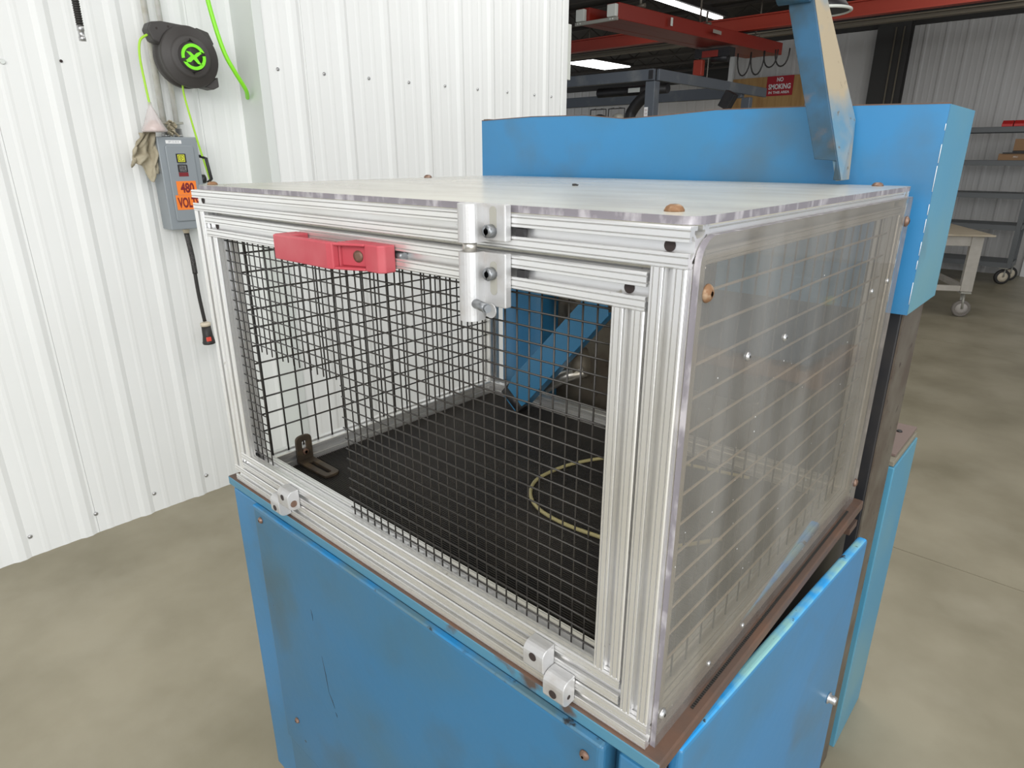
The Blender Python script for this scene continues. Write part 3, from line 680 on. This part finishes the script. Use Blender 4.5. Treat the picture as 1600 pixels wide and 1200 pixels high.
# swing arm above the top sheet
sa = thing('swing_arm', (0.93, 0.80, 1.655), 'worn blue and beige steel arm rising in front of the blue housing', 'arm')
b = MB(); b.prism([(0.9205, 1.6925), (0.960, 1.690), (0.960, 1.6555), (0.9730, 1.6555), (0.9395, 1.765), (0.8765, 1.975), (0.8655, 2.02), (0.826, 2.02), (0.836, 1.955)], lambda x, z, y: (x, y, z), 0.797, 0.803)
b.done('web', 'blue_worn', sa, 0.001)
b = MB()
F = [(0.9735, 0.8032, 1.6555), (0.9400, 0.8032, 1.765), (0.8770, 0.8032, 1.975), (0.8660, 0.8032, 2.02)]
B = [(0.9735, 0.850, 1.6555), (0.9560, 0.893, 1.765), (0.8850, 0.850, 1.975), (0.8740, 0.845, 2.02)]
th = Vector((-0.010, 0, -0.002))
lo_ = [b.b.verts.new(Vector(p)) for p in F + B[::-1]]; hi_ = [b.b.verts.new(Vector(p) + th) for p in F + B[::-1]]
n = len(lo_)
for a_, c_, d_, e_ in [(0, 1, 6, 7), (1, 2, 5, 6), (2, 3, 4, 5)]:
    b.b.faces.new([lo_[a_], lo_[c_], lo_[d_], lo_[e_]]); b.b.faces.new([hi_[e_], hi_[d_], hi_[c_], hi_[a_]])
for k in range(n): b.b.faces.new([lo_[k], lo_[(k + 1) % n], hi_[(k + 1) % n], hi_[k]])
b.done('flange', 'beige_worn', sa)['label'] = 'side flange rubbed to beige'
b = MB(); b.tube([(0.818, 0.79, 1.985), (0.875, 0.79, 1.985)], 0.022, 16); b.done('pivot_boss', 'blue_worn', sa)

# ------------------------------------------------------------------ left wall: switch box, conduits, reel, cords
sw = thing('disconnect_switch', (-1.87, 0.70, 1.38), 'grey electrical disconnect box with orange 480 volts sticker on the white wall', 'switch box')
XF = -1.775
bx('enclosure', 'box_grey', sw, -1.875, XF, 0.622, 0.795, 1.383, 1.780, 0.004)
b = MB(); b.prism(rounded(0.650, 0.772, 1.420, 1.745, 0.010), lambda y, z, x: (x, y, z), XF - 0.001, XF + 0.006); dc = b.done('cover', 'box_grey', sw, 0.003)
XS = XF + 0.0065
def sticker(name, m, y0, y1, z0, z1, x=XS, p=None):
    b = MB(); b.box(x, x + 0.0005, y0, y1, z0, z1); return b.done(name, m, p or dc)
UY, UZ = (0, 1, 0), (0, 0, 1)
sticker('name_label', 'white', 0.658, 0.725, 1.752, 1.766, XF + 0.0002, sw); text('lettering', '3P 12 A14', 'box_grey', sw, (XF + 0.0008, 0.692, 1.756), UY, UZ, 0.007, 0.045)
sticker('emblem_label', 'black', 0.690, 0.732, 1.672, 1.710)
sticker('emblem', 'yellow', 0.696, 0.726, 1.676, 1.706, XS + 0.0006)
sticker('emblem_ring', 'black', 0.699, 0.723, 1.679, 1.703, XS + 0.0012)
sticker('emblem_field', 'yellow', 0.7015, 0.7205, 1.6815, 1.7005, XS + 0.0018)
text('lettering', 'D', 'black', dc, (XS + 0.0024, 0.711, 1.685), UY, UZ, 0.013, 0.011, 0.03)
sticker('notice_label', 'black', 0.690, 0.732, 1.632, 1.664); sticker('notice_band', 'maroon', 0.690, 0.732, 1.614, 1.631)
text('lettering', 'SAFETY', 'black', dc, (XS + 0.0006, 0.711, 1.6655), UY, UZ, 0.005, 0.036)
for k in range(4): text('lettering', 'SWITCH LINE', 'white', dc, (XS + 0.0008, 0.711, 1.6365 + 0.0065 * k), UY, UZ, 0.0028, 0.030)
sticker('voltage_sticker', 'orange', 0.672, 0.758, 1.535, 1.594, XS + 0.0001); sticker('voltage_sticker', 'orange', 0.660, 0.766, 1.470, 1.534, XS + 0.0001)
text('lettering', '480', 'maroon', dc, (XS + 0.0010, 0.717, 1.543), UY, UZ, 0.044, 0.060, 0.035)
text('lettering', 'VOLTS', 'maroon', dc, (XS + 0.0010, 0.713, 1.478), UY, UZ, 0.046, 0.094, 0.035)
b = MB(); b.tube([(-1.80, 0.805, 1.70), (-1.765, 0.820, 1.69), (-1.755, 0.826, 1.60), (-1.77, 0.815, 1.585)], 0.007, 8); b.done('lever', 'steel_black', sw)
b = MB(); b.lathe((-1.80, 0.7955, 1.60), (0, 1, 0), [(0, 0.02), (0.02, 0.02)], 16); b.done('lever_hub', 'steel_black', sw)
b = MB(); b.lathe((-1.83, 0.705, 1.383), (0, 0, -1), [(0, 0.016), (0.012, 0.016), (0.012, 0.013), (0.022, 0.013)], 16); b.done('cord_grip', 'plug_cream', sw)

for y, nm, lab in [(0.694, 'conduit', 'left galvanised conduit running up from the grey switch box'), (0.750, 'conduit', 'right galvanised conduit running up from the grey switch box')]:
    b = MB(); b.tube([(-1.85, y, 1.7815), (-1.85, y, CEIL - 0.01)], 0.0125 if y < 0.7 else 0.011, 14)
    o = tag(b.done('conduit', 'conduit', None), lab, 'conduit', 'conduits above the switch box')
    b = MB(); b.lathe((-1.85, y, 1.781), (0, 0, 1), [(0, 0.018), (0.01, 0.018), (0.01, 0.016), (0.035, 0.016)], 12); b.done('fitting', 'bolt_grey', o)
    b = MB(); b.box(-1.88, -1.833, y - 0.022, y + 0.022, 1.835, 1.845); b.done('strap', 'galv', o)

# hanging plug on a cord
pc = thing('power_cord', (-1.83, 0.70, 1.36), 'black cord with mesh grip and switched plug hanging under the grey box', 'cord')
b = MB(); b.tube(spline([(-1.83, 0.705, 1.360), (-1.828, 0.712, 1.25), (-1.825, 0.712, 1.08), (-1.825, 0.720, 0.935)], 6), 0.0085, 10); b.done('cable', 'rubber', pc)
b = MB(); b.tube(spline([(-1.83, 0.705, 1.360), (-1.828, 0.712, 1.25), (-1.8275, 0.713, 1.17)], 6), 0.0115, 12); b.done('strain_grip', 'mesh_grip', pc)
b = MB(); b.lathe((-1.825, 0.721, 0.930), (0, 0.03, -1), [(0, 0.016), (0.004, 0.024), (0.018, 0.024), (0.018, 0.020)], 18); b.done('collar', 'plug_cream', pc)
b = MB(); b.lathe((-1.825, 0.722, 0.911), (0, 0.03, -1), [(0, 0.0215), (0.05, 0.024), (0.078, 0.029), (0.082, 0.031), (0.090, 0.029)], 18); b.done('plug_body', 'rubber', pc)
bx('rocker_switch', 'plug_red', pc, -1.802, -1.792, 0.704, 0.725, 0.840, 0.860, 0.001)

# cord reel
rl = thing('cord_reel', (-1.80, 0.78, 2.10), 'charcoal round cord reel with lime green emblem mounted on the white wall', 'cord reel')
YC, ZC = 0.790, 2.098
b = MB(); b.lathe((-1.80, YC, ZC), (1, 0, 0), [(0, 0.112), (0.012, 0.119), (0.040, 0.119), (0.044, 0.113), (0.078, 0.113), (0.082, 0.121), (0.096, 0.121), (0.104, 0.116), (0.1045, 0.086), (0.111, 0.083), (0.116, 0.074), (0.117, 0.058), (0.115, 0.055)], 48); b.done('housing', 'reel', rl)
XR = -1.80 + 0.1155
b = MB(); b.prism([(0.640, 2.190), (0.655, 2.218), (0.70, 2.226), (0.79, 2.221), (0.76, 2.10), (0.700, 2.135), (0.655, 2.150)], lambda y, z, x: (x, y, z), -1.785, -1.718); sn = b.done('snout', 'reel', rl, 0.006)
b = MB(); b.prism([(0.84, 2.218), (0.89, 2.205), (0.908, 2.16), (0.88, 2.15), (0.82, 2.18)], lambda y, z, x: (x, y, z), -1.79, -1.715); b.done('shoulder', 'reel', rl, 0.004)
b = MB(); b.prism([(0.86, 2.0), (0.905, 2.03), (0.905, 1.990), (0.88, 1.978), (0.84, 1.985)], lambda y, z, x: (x, y, z), -1.79, -1.715); b.done('shoulder', 'reel', rl, 0.004)
for y, z in [(0.676, 2.196), (0.724, 2.208), (0.727, 2.170)]:
    b = MB(); b.lathe((-1.7185, y, z), (1, 0, 0), [(0, 0.0045), (0.001, 0.0045)], 12); b.done('screw_hole', 'hole', rl)
# emblem: broken ring with a slanted x
def ringseg(a0, a1, r0, r1, n=14):
    o_ = [(r1 * math.cos(R(a0 + (a1 - a0) * k / n)), r1 * math.sin(R(a0 + (a1 - a0) * k / n))) for k in range(n + 1)]
    i_ = [(r0 * math.cos(R(a1 + (a0 - a1) * k / n)), r0 * math.sin(R(a1 + (a0 - a1) * k / n))) for k in range(n + 1)]
    return o_ + i_
ef = lambda a, z, x: (x, YC + 0.006 + a, ZC + z)
b = MB()
b.prism(ringseg(22, 190, 0.038, 0.051), ef, XR + 0.0008, XR + 0.0035); b.prism(ringseg(205, 368, 0.038, 0.051), ef, XR + 0.0008, XR + 0.0035)
b.prism([(-0.030, 0.020), (-0.012, 0.018), (0.002, 0.006), (0.014, 0.016), (0.030, 0.022), (0.046, 0.018), (0.030, 0.012), (0.012, -0.002), (0.024, -0.022), (0.034, -0.030), (0.014, -0.026), (-0.002, -0.010),
         (-0.016, -0.022), (-0.046, -0.022), (-0.030, -0.012), (-0.012, 0.002)], ef, XR + 0.0008, XR + 0.0035)
b.done('emblem', 'reel_emblem', rl)['label'] = 'lime green round x emblem'
b = MB(); b.box(-1.883, -1.80, 0.772, 0.86, 2.02, 2.18); b.done('wall_mount', 'galv', rl, 0.003)
b = MB(); b.tube(spline([(-1.735, 0.642, 2.170), (-1.735, 0.610, 2.145), (-1.74, 0.600, 2.085), (-1.75, 0.606, 1.99), (-1.755, 0.612, 1.905)], 8), 0.0048, 8)
oc = thing('green_drop_cord', (-1.75, 0.61, 1.90), 'lime green cord hanging from the reel with clear three way socket end', 'cord')
b.done('cord', 'lime', oc)
b = MB(); b.lathe((-1.755, 0.612, 1.915), (0, 0.02, -1), [(0, 0.007), (0.02, 0.009), (0.03, 0.014), (0.085, 0.037), (0.112, 0.052), (0.118, 0.047), (0.119, 0.02)], 20); b.done('socket_body', 'clear_tap', oc)
b = MB(); b.lathe((-1.755, 0.614, 1.845), (0, 0.02, -1), [(0, 0.010), (0.02, 0.030), (0.035, 0.040), (0.045, 0.042)], 14); b.done('socket_insert', 'pink', oc)
b = MB(); b.tube(spline([(-1.755, 0.762, 1.992), (-1.76, 0.765, 1.94), (-1.775, 0.795, 1.78), (-1.79, 0.83, 1.62), (-1.80, 0.87, 1.42), (-1.81, 0.90, 1.2)], 8), 0.0045, 8)
tag(b.done('green_lead_wire', 'lime', None), 'thin lime green lead running down beside the switch box', 'cord')
b = MB(); b.tube(spline([(-1.72, 0.900, 2.60), (-1.715, 0.900, 2.40), (-1.71, 0.918, 2.25), (-1.705, 0.945, 2.13), (-1.71, 0.985, 2.055), (-1.74, 1.04, 1.99), (-1.80, 1.075, 1.96)], 8), 0.0095, 10)
tag(b.done('air_hose', 'lime2', None), 'thick lime green hose drooping beside the grey corner trim', 'hose')
wh = thing('hose_whip', (-1.5, 0.31, 2.08), 'black ribbed hose end with metal coupling hanging at the top left', 'hose')
b = MB()
b.tube([(-1.5, 0.345, CEIL - 0.02), (-1.5, 0.330, 2.60), (-1.5, 0.327, 2.135)], 0.0105, 12)
for k in range(60): b.lathe((-1.5, 0.3272 + 0.00003 * k, 2.136 + 0.0075 * k), (0, 0, 1), [(0, 0.0112), (0.0035, 0.0122), (0.0045, 0.0112)], 10)
b.done('hose', 'rubber', wh)
b = MB(); b.lathe((-1.5, 0.3265, 2.138), (0, 0, -1), [(0, 0.011), (0.018, 0.0115), (0.019, 0.0098), (0.036, 0.0098), (0.037, 0.0112), (0.050, 0.0112), (0.050, 0.006)], 14); b.done('coupling', 'bolt_grey', wh)

# rag hanging from the box corner
b = MB(); n1, n2 = 40, 26
def rag(u, v):
    ln = 0.125 + 0.075 * math.exp(-((u - 0.68) / 0.20) ** 2) + 0.010 * math.sin(u * 23)
    y = (0.565 + 0.070 * u) * (1 - v) + (0.500 + 0.135 * u) * v + 0.006 * math.sin(v * 9 + u * 4)
    z = 1.792 + 0.010 * math.sin(u * 3.1) - ln * v - 0.004 * math.sin(u * 31) * v
    x = -1.800 + 0.014 * math.sin(u * 17 + v * 2) + 0.008 * math.sin(v * 15 + u * 7) + 0.005 * math.sin(u * 37 + v * 21)
    return (x, y, z)
g = [[b.b.verts.new(rag(i / n1, j / n2)) for j in range(n2 + 1)] for i in range(n1 + 1)]
for i in range(n1):
    for j in range(n2): f = b.b.faces.new([g[i][j], g[i + 1][j], g[i + 1][j + 1], g[i][j + 1]]); f.smooth = True
o = b.done('work_rag', 'cloth', None); so = o.modifiers.new('thick', 'SOLIDIFY'); so.thickness = 0.004
tag(o, 'crumpled tan rag draped off the left top corner of the switch box', 'rag')
b = MB(); n1 = 14
g = [[b.b.verts.new((-1.80 + 0.018 * math.sin(i * 0.9 + j), 0.690 + 0.004 * i + 0.006 * math.sin(j * 1.7), 1.786 + 0.0055 * j + 0.006 * math.sin(i * 1.3 + j))) for j in range(11)] for i in range(9)]
for i in range(8):
    for j in range(10): b.b.faces.new([g[i][j], g[i + 1][j], g[i + 1][j + 1], g[i][j + 1]])
o = b.done('work_rag', 'cloth', None); so = o.modifiers.new('thick', 'SOLIDIFY'); so.thickness = 0.004
tag(o, 'small crumpled cloth stuffed between the two conduits on the box', 'rag')

# ------------------------------------------------------------------ far bay: crane, frame, carts
def skew_box(b, x0a, x0b, y0, x1a, x1b, y1, z0, z1, mi=0):
    V = [b.b.verts.new(p) for p in [(x0a, y0, z0), (x0b, y0, z0), (x1b, y1, z0), (x1a, y1, z0), (x0a, y0, z1), (x0b, y0, z1), (x1b, y1, z1), (x1a, y1, z1)]]
    for i in [(3, 2, 1, 0), (4, 5, 6, 7), (0, 1, 5, 4), (1, 2, 6, 5), (2, 3, 7, 6), (3, 0, 4, 7)]:
        f = b.b.faces.new([V[k] for k in i]); f.material_index = mi
cb = thing('crane_bridge', (-2.7, 5.2, 2.9), 'double red crane bridge girder hanging under the dark roof', 'crane')
for x in (-2.93, -2.59):
    b = MB(); skew_box(b, x - 0.045, x + 0.095, 5.22, x + 0.205, x + 0.345, 8.62, 2.915, 3.055); b.done('girder', 'crane', cb, 0.006)
b = MB(); skew_box(b, -2.835, -2.635, 5.26, -2.585, -2.385, 8.6, 2.917, 2.930); b.done('bottom_web', 'crane', cb)
bx('end_plate', 'galv', cb, -2.985, -2.495, 5.19, 5.215, 2.903, 2.932, 0.001)
for x in (-2.95, -2.92, -2.57, -2.54):
    b = MB(); b.lathe((x, 5.19, 2.918), (0, -1, 0), [(0, 0.008), (0.006, 0.007)], 10); b.done('bolt', 'crane_cap', cb)
for x in (-2.965, -2.600):
    bx('end_cap', 'crane_cap', cb, x, x + 0.10, 5.17, 5.218, 2.934, 3.040, 0.008)
bx('maker_plate', 'galv', cb, -2.315, -2.312, 6.80, 7.00, 2.965, 3.00)
b = MB(); b.box(-2.398, -2.394, 6.02, 6.06, 2.945, 3.02); b.done('stripe_label', 'crane_cap', cb)
for y, x in [(5.6, -2.5), (6.9, -2.45), (8.0, -2.35)]:
    b = MB(); b.tube([(x, y, 3.056), (x, y, 3.20)], 0.012, 8); b.tube([(x - 0.05, y, 3.075), (x + 0.05, y, 3.075)], 0.02, 8); b.done('hanger', 'steel_brown', cb)
for y, z, nm, m_, lab in [(7.8, 3.105, 'runway_beam', 'crane_far', 'long red runway beam crossing the bay above the crane bridge'), (9.6, 3.30, 'runway_beam', 'cream_beam', 'dull cream roof beam running behind the red runway beam')]:
    b = MB(); b.box(-12, 4, y - 0.055, y + 0.055, z, z + 0.02); hh = 0.14 if y < 8 else 0.05; b.box(-12, 4, y - 0.01, y + 0.01, z + 0.02, z + hh); b.box(-12, 4, y - 0.055, y + 0.055, z + hh, z + hh + 0.015)
    rb = tag(b.done(nm, m_, None), lab, 'beam')
    for x in (-6, -3, 1.5):
        b = MB(); b.tube([(x, y, z + 0.15), (x, y, CEIL)], 0.012, 8); b.done('hanger', 'steel_brown', rb)
ho = thing('chain_hoist', (-2.7, 7.4, 2.7), 'chain hoist with red control box hanging under the crane bridge', 'hoist')
bx('control_box', 'crane_far', ho, -2.805, -2.69, 7.34, 7.42, 2.61, 2.785, 0.008)
b = MB(); b.box(-2.80, -2.36, 7.35, 7.50, 2.80, 2.895); b.lathe((-2.60, 7.42, 2.79), (1, 0, 0), [(0, 0.05), (0.2, 0.05)], 14); b.done('motor', 'steel_black', ho)
bx('motor_cover', 'crane', ho, -2.70, -2.50, 7.335, 7.349, 2.80, 2.87, 0.002)
b = MB(); b.tube([(-2.745, 7.38, 2.785), (-2.745, 7.38, 2.80)], 0.01, 8); b.done('stem', 'steel_black', ho)
b = MB()
for k in range(16): b.tube([(-2.64 + 0.002 * (k % 2), 7.40, 2.80 - k * 0.014), (-2.645, 7.405, 2.788 - k * 0.014)], 0.006, 6)
b.done('chain', 'galv', ho)
b = MB()
for x0 in (-2.55, -2.38, -2.22, -2.08):
    pts = [(x0 + 0.085 - 0.085 * math.cos(math.pi * k / 10), 8.0, 2.90 - (0.26 if x0 < -2.3 else 0.19) * math.sin(math.pi * k / 10) ** 0.8) for k in range(11)]
    b.tube(pts, 0.009, 6)
tag(b.done('festoon_cable', 'rubber', None), 'black festoon cable looped in coils below the crane bridge end', 'cable')

# no smoking board
pw = MB(); pw.box(-4.23, -2.93, 11.59, 11.615, 1.75, 2.985); tag(pw.done('plywood_board', 'ply', None), 'upright plywood board fixed on the far siding wall', 'board')
ns = thing('no_smoking_sign', (-3.38, 11.585, 2.82), 'red no smoking sign screwed on the plywood board', 'sign')
bx('panel', 'sign_red', ns, -3.605, -3.150, 11.578, 11.588, 2.672, 2.985)
fx = (1, 0, 0)
def stext(body, z, hgt, wd): text('lettering', body, 'white', ns, (-3.378, 11.5765, z), (1, 0, 0), (0, 0, 1), hgt, wd, 0.03)
stext('NO', 2.895, 0.068, 0.11); stext('SMOKING', 2.775, 0.085, 0.38); stext('IN THIS AREA', 2.705, 0.042, 0.36)

# grey steel frame
fr = thing('steel_frame', (-2, 5.0, 0), 'tall slate grey tubular steel frame with welded corner in the far bay', 'frame')
b = MB(); b.box(-2.026, -1.930, 5.0, 5.09, 0.0, 2.330); po = b.done('leg', 'frame_grey', fr, 0.004)
b = MB(); b.box(-4.6, -1.955, 5.0, 5.05, 2.336, 2.432); b.done('front_beam', 'frame_grey', fr, 0.004)
b = MB(); b.box(-1.955, -1.925, 5.06, 7.5, 2.336, 2.432); b.done('side_beam', 'frame_grey', fr, 0.004)
b = MB(); b.box(-2.00, -1.955, 4.998, 5.002, 2.345, 2.42); b.done('tube_end', 'steel_black', fr)
bx('cross_beam', 'frame_grey', fr, -4.6, -1.96, 6.9, 6.98, 2.30, 2.42, 0.004)
bx('leg', 'frame_grey', fr, -4.55, -4.45, 5.0, 5.09, 0, 2.33, 0.004)
bx('leg', 'frame_grey', fr, -1.955, -1.86, 6.9, 6.98, 0, 2.30, 0.004)
b = MB(); b.box(-2.022, -1.985, 4.997, 4.9995, 2.03, 2.115); b.done('paper_label', 'white', fr)
for z in (2.045, 2.075): text('lettering', 'TA 74', 'maroon', fr, (-2.003, 4.9965, z + 0.005), (1, 0, 0), (0, 0, 1), 0.018, 0.025)
b = MB(); b.tube([(-2.85, 5.45, 2.305), (-2.05, 5.45, 2.305)], 0.045, 14); b.tube(spline([(-2.16, 5.43, 2.285), (-2.30, 5.42, 2.23), (-2.40, 5.41, 2.13), (-2.43, 5.40, 2.02), (-2.44, 5.40, 1.6)], 6), 0.055, 14); b.lathe((-2.44, 5.40, 1.6), (0, 0, -1), [(0, 0.05), (1.6, 0.05)], 12)
exo = tag(b.done('extraction_arm', 'steel_black', None), 'black curved extraction duct arm under the grey frame', 'duct')
bx('maker_label', 'trim', exo, -2.46, -2.33, 5.395, 5.404, 2.285, 2.325)
def work_lamp(x, m_, lab):
    t = thing('work_lamp', (x, 4.8, 1.8), lab, 'lamp', 'work lamps below the grey frame')
    b = MB(); b.lathe((x, 4.8, 2.06), (0, 0, -1), [(0, 0.015), (0.012, 0.05), (0.06, 0.06), (0.08, 0.06)], 16); b.done('head', m_, t)
    b = MB(); r_ = 0.0045
    for s_ in (-1, 1): b.tube([(x + s_ * 0.03, 4.77, 2.105), (x + s_ * 0.085, 4.77, 2.10), (x + s_ * 0.09, 4.77, 1.98)], r_, 6)
    b.tube([(x - 0.085, 4.77, 2.10), (x + 0.085, 4.77, 2.10)], r_, 6); b.done('guard', 'steel_black', t)
    b = MB(); b.tube([(x, 4.8, 1.98), (x, 4.8, 0.02)], 0.014, 8); b.lathe((x, 4.8, 0.0), (0, 0, 1), [(0, 0.085), (0.02, 0.07)], 16); b.done('stand', 'steel_black', t)
work_lamp(-2.37, 'steel_black', 'black caged work lamp left of the curved duct arm')
work_lamp(-2.17, 'galv', 'pale caged work lamp at the foot of the curved duct arm')
b = MB(); tm = Matrix.Translation((-1.78, 6.2, 2.23)) @ Matrix.Rotation(R(28), 4, 'Y'); b.box(-0.055, 0.055, -0.05, 0.05, -0.085, 0.075, tm=tm)
bl = tag(b.done('tilted_monitor', 'steel_black', None, 0.004), 'black tilted control box at the right end of the grey frame', 'box')
b = MB(); b.tube([(-1.80, 6.2, 2.16), (-1.80, 6.2, 0.0)], 0.03, 10); b.done('stand', 'ply', bl)
b = MB(); b.box(-1.877, -1.825, 3.4005, 3.62, 2.225, 2.59); b.done('cover_plate', 'crane_cap', wb, 0.003)

# ceiling lamp panels
def ceiling_lamp(x0, x1, y0, y1, z, lab):
    t = thing('ceiling_lamp', ((x0 + x1) / 2, (y0 + y1) / 2, z), lab, 'lamp')
    b = MB(); b.box(x0, x1, y0, y1, z, z + 0.02); b.done('lens', 'lamp', t)
    b = MB(); b.box(x0 - 0.05, x1 + 0.05, y0 - 0.05, y1 + 0.05, z + 0.0205, z + 0.08); b.done('fixture', 'ceiling', t)
    b = MB(); b.tube([((x0 + x1) / 2, (y0 + y1) / 2, z + 0.08), ((x0 + x1) / 2, (y0 + y1) / 2, CEIL)], 0.008, 6); b.done('hanger', 'steel_brown', t)
ceiling_lamp(-8.15, -7.45, 11.75, 13.2, 3.58, 'lit panel lamp glowing below the red beams at the far left')
ceiling_lamp(-3.6, -3.48, 7.1, 9.4, 3.58, 'lit tube lamp seen just above the crane bridge')
# round lamp behind the swing arm
hb = thing('high_bay_lamp', (0.02, 4.3, 2.6), 'round dark lamp shade with cream rim behind the top of the swing arm', 'lamp')
b = MB(); b.lathe((-0.42, 4.6, 2.80), (0, 0, -1), [(0, 0.04), (0.05, 0.09), (0.13, 0.15), (0.17, 0.178)], 28); b.done('shade', 'steel_black', hb)
b = MB(); b.tube([(-0.42 + 0.18 * math.cos(a), 4.6 + 0.18 * math.sin(a), 2.630) for a in [2 * math.pi * k / 32 for k in range(33)]], 0.010, 8, caps=False); b.done('rim', 'crane_cap', hb)
b = MB(); b.tube([(-0.42, 4.6, 2.80), (-0.42, 4.6, CEIL)], 0.01, 8); b.done('hanger', 'steel_brown', hb)

def caster(parent, x, y, r, top, m_t='caster_grey', m_h='caster_hub', yaw=0.3):
    ax = Vector((math.cos(yaw), math.sin(yaw), 0))
    b = MB(); b.lathe(Vector((x, y, r)) - ax * 0.02, ax, [(0, r * 0.9), (0.006, r), (0.034, r), (0.040, r * 0.9)], 24); b.done('caster_wheel', m_t, parent)
    b = MB(); b.lathe(Vector((x, y, r)) - ax * 0.026, ax, [(0, r * 0.25), (0.005, r * 0.66), (0.047, r * 0.66), (0.052, r * 0.25)], 20); b.done('caster_hub', m_h, parent)
    b = MB()
    for s_ in (-0.032, 0.032):
        c = Vector((x, y, 0)) + ax * s_; b.tube([c + Vector((0, 0, r)), c + Vector((0, 0.03, top - 0.02))], 0.012, 6)
    b.box(x - 0.05, x + 0.05, y - 0.05, y + 0.06, top - 0.02, top); b.done('caster_fork', 'galv', parent)

# white rolling table
wc = thing('rolling_table', (0.515, 7.97, 0), 'white painted steel rolling table with pale board top on casters', 'table')
bx('board_top', 'board', wc, -0.75, 0.515, 7.97, 9.35, 0.885, 0.903, 0.002)
for x in (0.33, -0.72):
    for y in (8.05, 9.2):
        bx('leg', 'cart_white', wc, x, x + 0.115, y, y + 0.06, 0.285, 0.884, 0.004)
        caster(wc, x + 0.055, y + 0.03, 0.092, 0.284, yaw=-1.55)
for y in (8.055, 9.21):
    bx('apron', 'cart_white', wc, -0.60, 0.329, y, y + 0.045, 0.775, 0.884, 0.003); bx('lower_rail', 'cart_white', wc, -0.60, 0.329, y, y + 0.045, 0.285, 0.345, 0.003)
for x in (-0.70, 0.35):
    bx('side_rail', 'cart_white', wc, x, x + 0.06, 8.12, 9.19, 0.80, 0.883, 0.003); bx('side_rail', 'cart_white', wc, x, x + 0.06, 8.12, 9.19, 0.287, 0.34, 0.003)

wc.rotation_euler = (0, 0, R(27))

# grey shelf truck
st = thing('shelf_truck', (0.0, 10.7, 0), 'grey steel shelf truck with open shelves standing by the far wall', 'shelf')
for z in (0.29, 0.79, 1.20, 1.62, 2.04):
    b = MB(); b.box(-1.0, 0.50, 10.58, 11.15, z, z + 0.012); b.box(-1.0, 0.50, 10.58, 10.60, z - 0.055, z); b.box(-1.0, 0.50, 11.13, 11.15, z - 0.055, z); b.box(0.48, 0.50, 10.6, 11.13, z - 0.055, z)
    b.done('shelf', 'cart_grey', st, 0.001)
for x in (-0.99, 0.445):
    for y in (10.575, 11.10):
        bx('upright', 'cart_grey', st, x, x + 0.055, y, y + 0.055, 0.235, 1.19, 0.002) if x > 0 else bx('upright', 'cart_grey', st, x, x + 0.055, y, y + 0.055, 0.235, 2.04, 0.002)
for y in (10.578, 11.10):
    b = MB(); b.tube([(0.475, y + 0.02, 1.18), (0.62, y + 0.02, 1.65), (0.66, y + 0.02, 2.04)], 0.022, 8); b.done('upright', 'cart_grey', st)
for x, y in [(0.42, 10.66), (0.46, 11.05), (-0.9, 10.66), (-0.9, 11.05)]: caster(st, x, y, 0.10, 0.235, 'rubber', 'plug_cream', yaw=-1.0)
for k, x in enumerate((0.02, 0.15, 0.28)):
    b = MB(); b.prism([(10.60, 2.053), (10.60, 2.085), (10.66, 2.13), (10.80, 2.13), (10.80, 2.053)], lambda y, z, xx: (xx, y, z), x, x + 0.12)
    tag(b.done('parts_bin', 'bin_red', None, 0.003), ['leftmost small red plastic bin on the top shelf of the grey truck', 'middle small red plastic bin on the top shelf of the grey truck', 'rightmost small red plastic bin on the top shelf of the grey truck'][k], 'bin', 'red bins on the truck')
cb1 = thing('cardboard_box', (0.24, 10.75, 1.633), 'flat brown cardboard box on the second shelf of the grey truck', 'box')
bx('carton', 'card', cb1, 0.06, 0.46, 10.62, 10.95, 1.633, 1.715, 0.002)
text('lettering', 'PRC', 'white', cb1, (0.25, 10.6185, 1.665), (1, 0, 0), (0, 0, 1), 0.02, 0.05)
b = MB(); b.box(0.10, 0.46, 10.60, 10.95, 1.7158, 1.730); b.box(0.20, 0.46, 10.64, 10.95, 1.7305, 1.752); tag(b.done('folder_stack', 'steel_black', None, 0.002), 'black edged folder lying on the flat cardboard box', 'folder')
b = MB(); b.box(0.20, 0.47, 10.66, 10.95, 1.753, 1.90); tag(b.done('cardboard_box', 'card', None, 0.003), 'dark brown carton stacked above the flat cardboard box', 'box')

# things standing to the right of the machine, seen as reflections in the side sheet
def pallet(x, y, z, lab):
    t = thing('wooden_pallet', (x, y, z), lab, 'pallet', 'pallets right of the machine')
    for k in range(6): bx('deck_board', 'wood', t, x + k * 0.20, x + k * 0.20 + 0.12, y, y + 1.0, z + 0.10, z + 0.12)
    for k in range(3): bx('stringer', 'wood', t, x, x + 1.12, y + 0.48 * k, y + 0.48 * k + 0.04, z, z + 0.099)
    for k in range(3): bx('bottom_board', 'wood', t, x + k * 0.50, x + k * 0.50 + 0.12, y, y + 1.0, z - 0.02, z - 0.001)
pallet(2.16, 4.46, 0.0205, 'wooden pallet on the floor right of the machine')
bx2 = MB(); bx2.box(2.30, 3.2, 4.55, 5.4, 0.141, 0.80); bx2.box(2.27, 3.23, 4.52, 5.43, 0.80, 0.84); tt = tag(bx2.done('storage_tote', 'tote', None, 0.012), 'slate blue tote standing on the wooden pallet', 'tote')
bx('tote_label', 'yellow', tt, 2.295, 2.2995, 4.7, 4.85, 0.6, 0.66)

# debris speck on the top sheet
b = MB(); b.box(0.600, 0.607, 0.455, 0.461, zt + 0.0002, zt + 0.004); b.box(0.606, 0.610, 0.459, 0.463, zt + 0.0002, zt + 0.003); tag(b.done('debris_speck', 'dirt', None, 0.001), 'tiny dark crumb lying on the middle of the clear top sheet', 'debris')
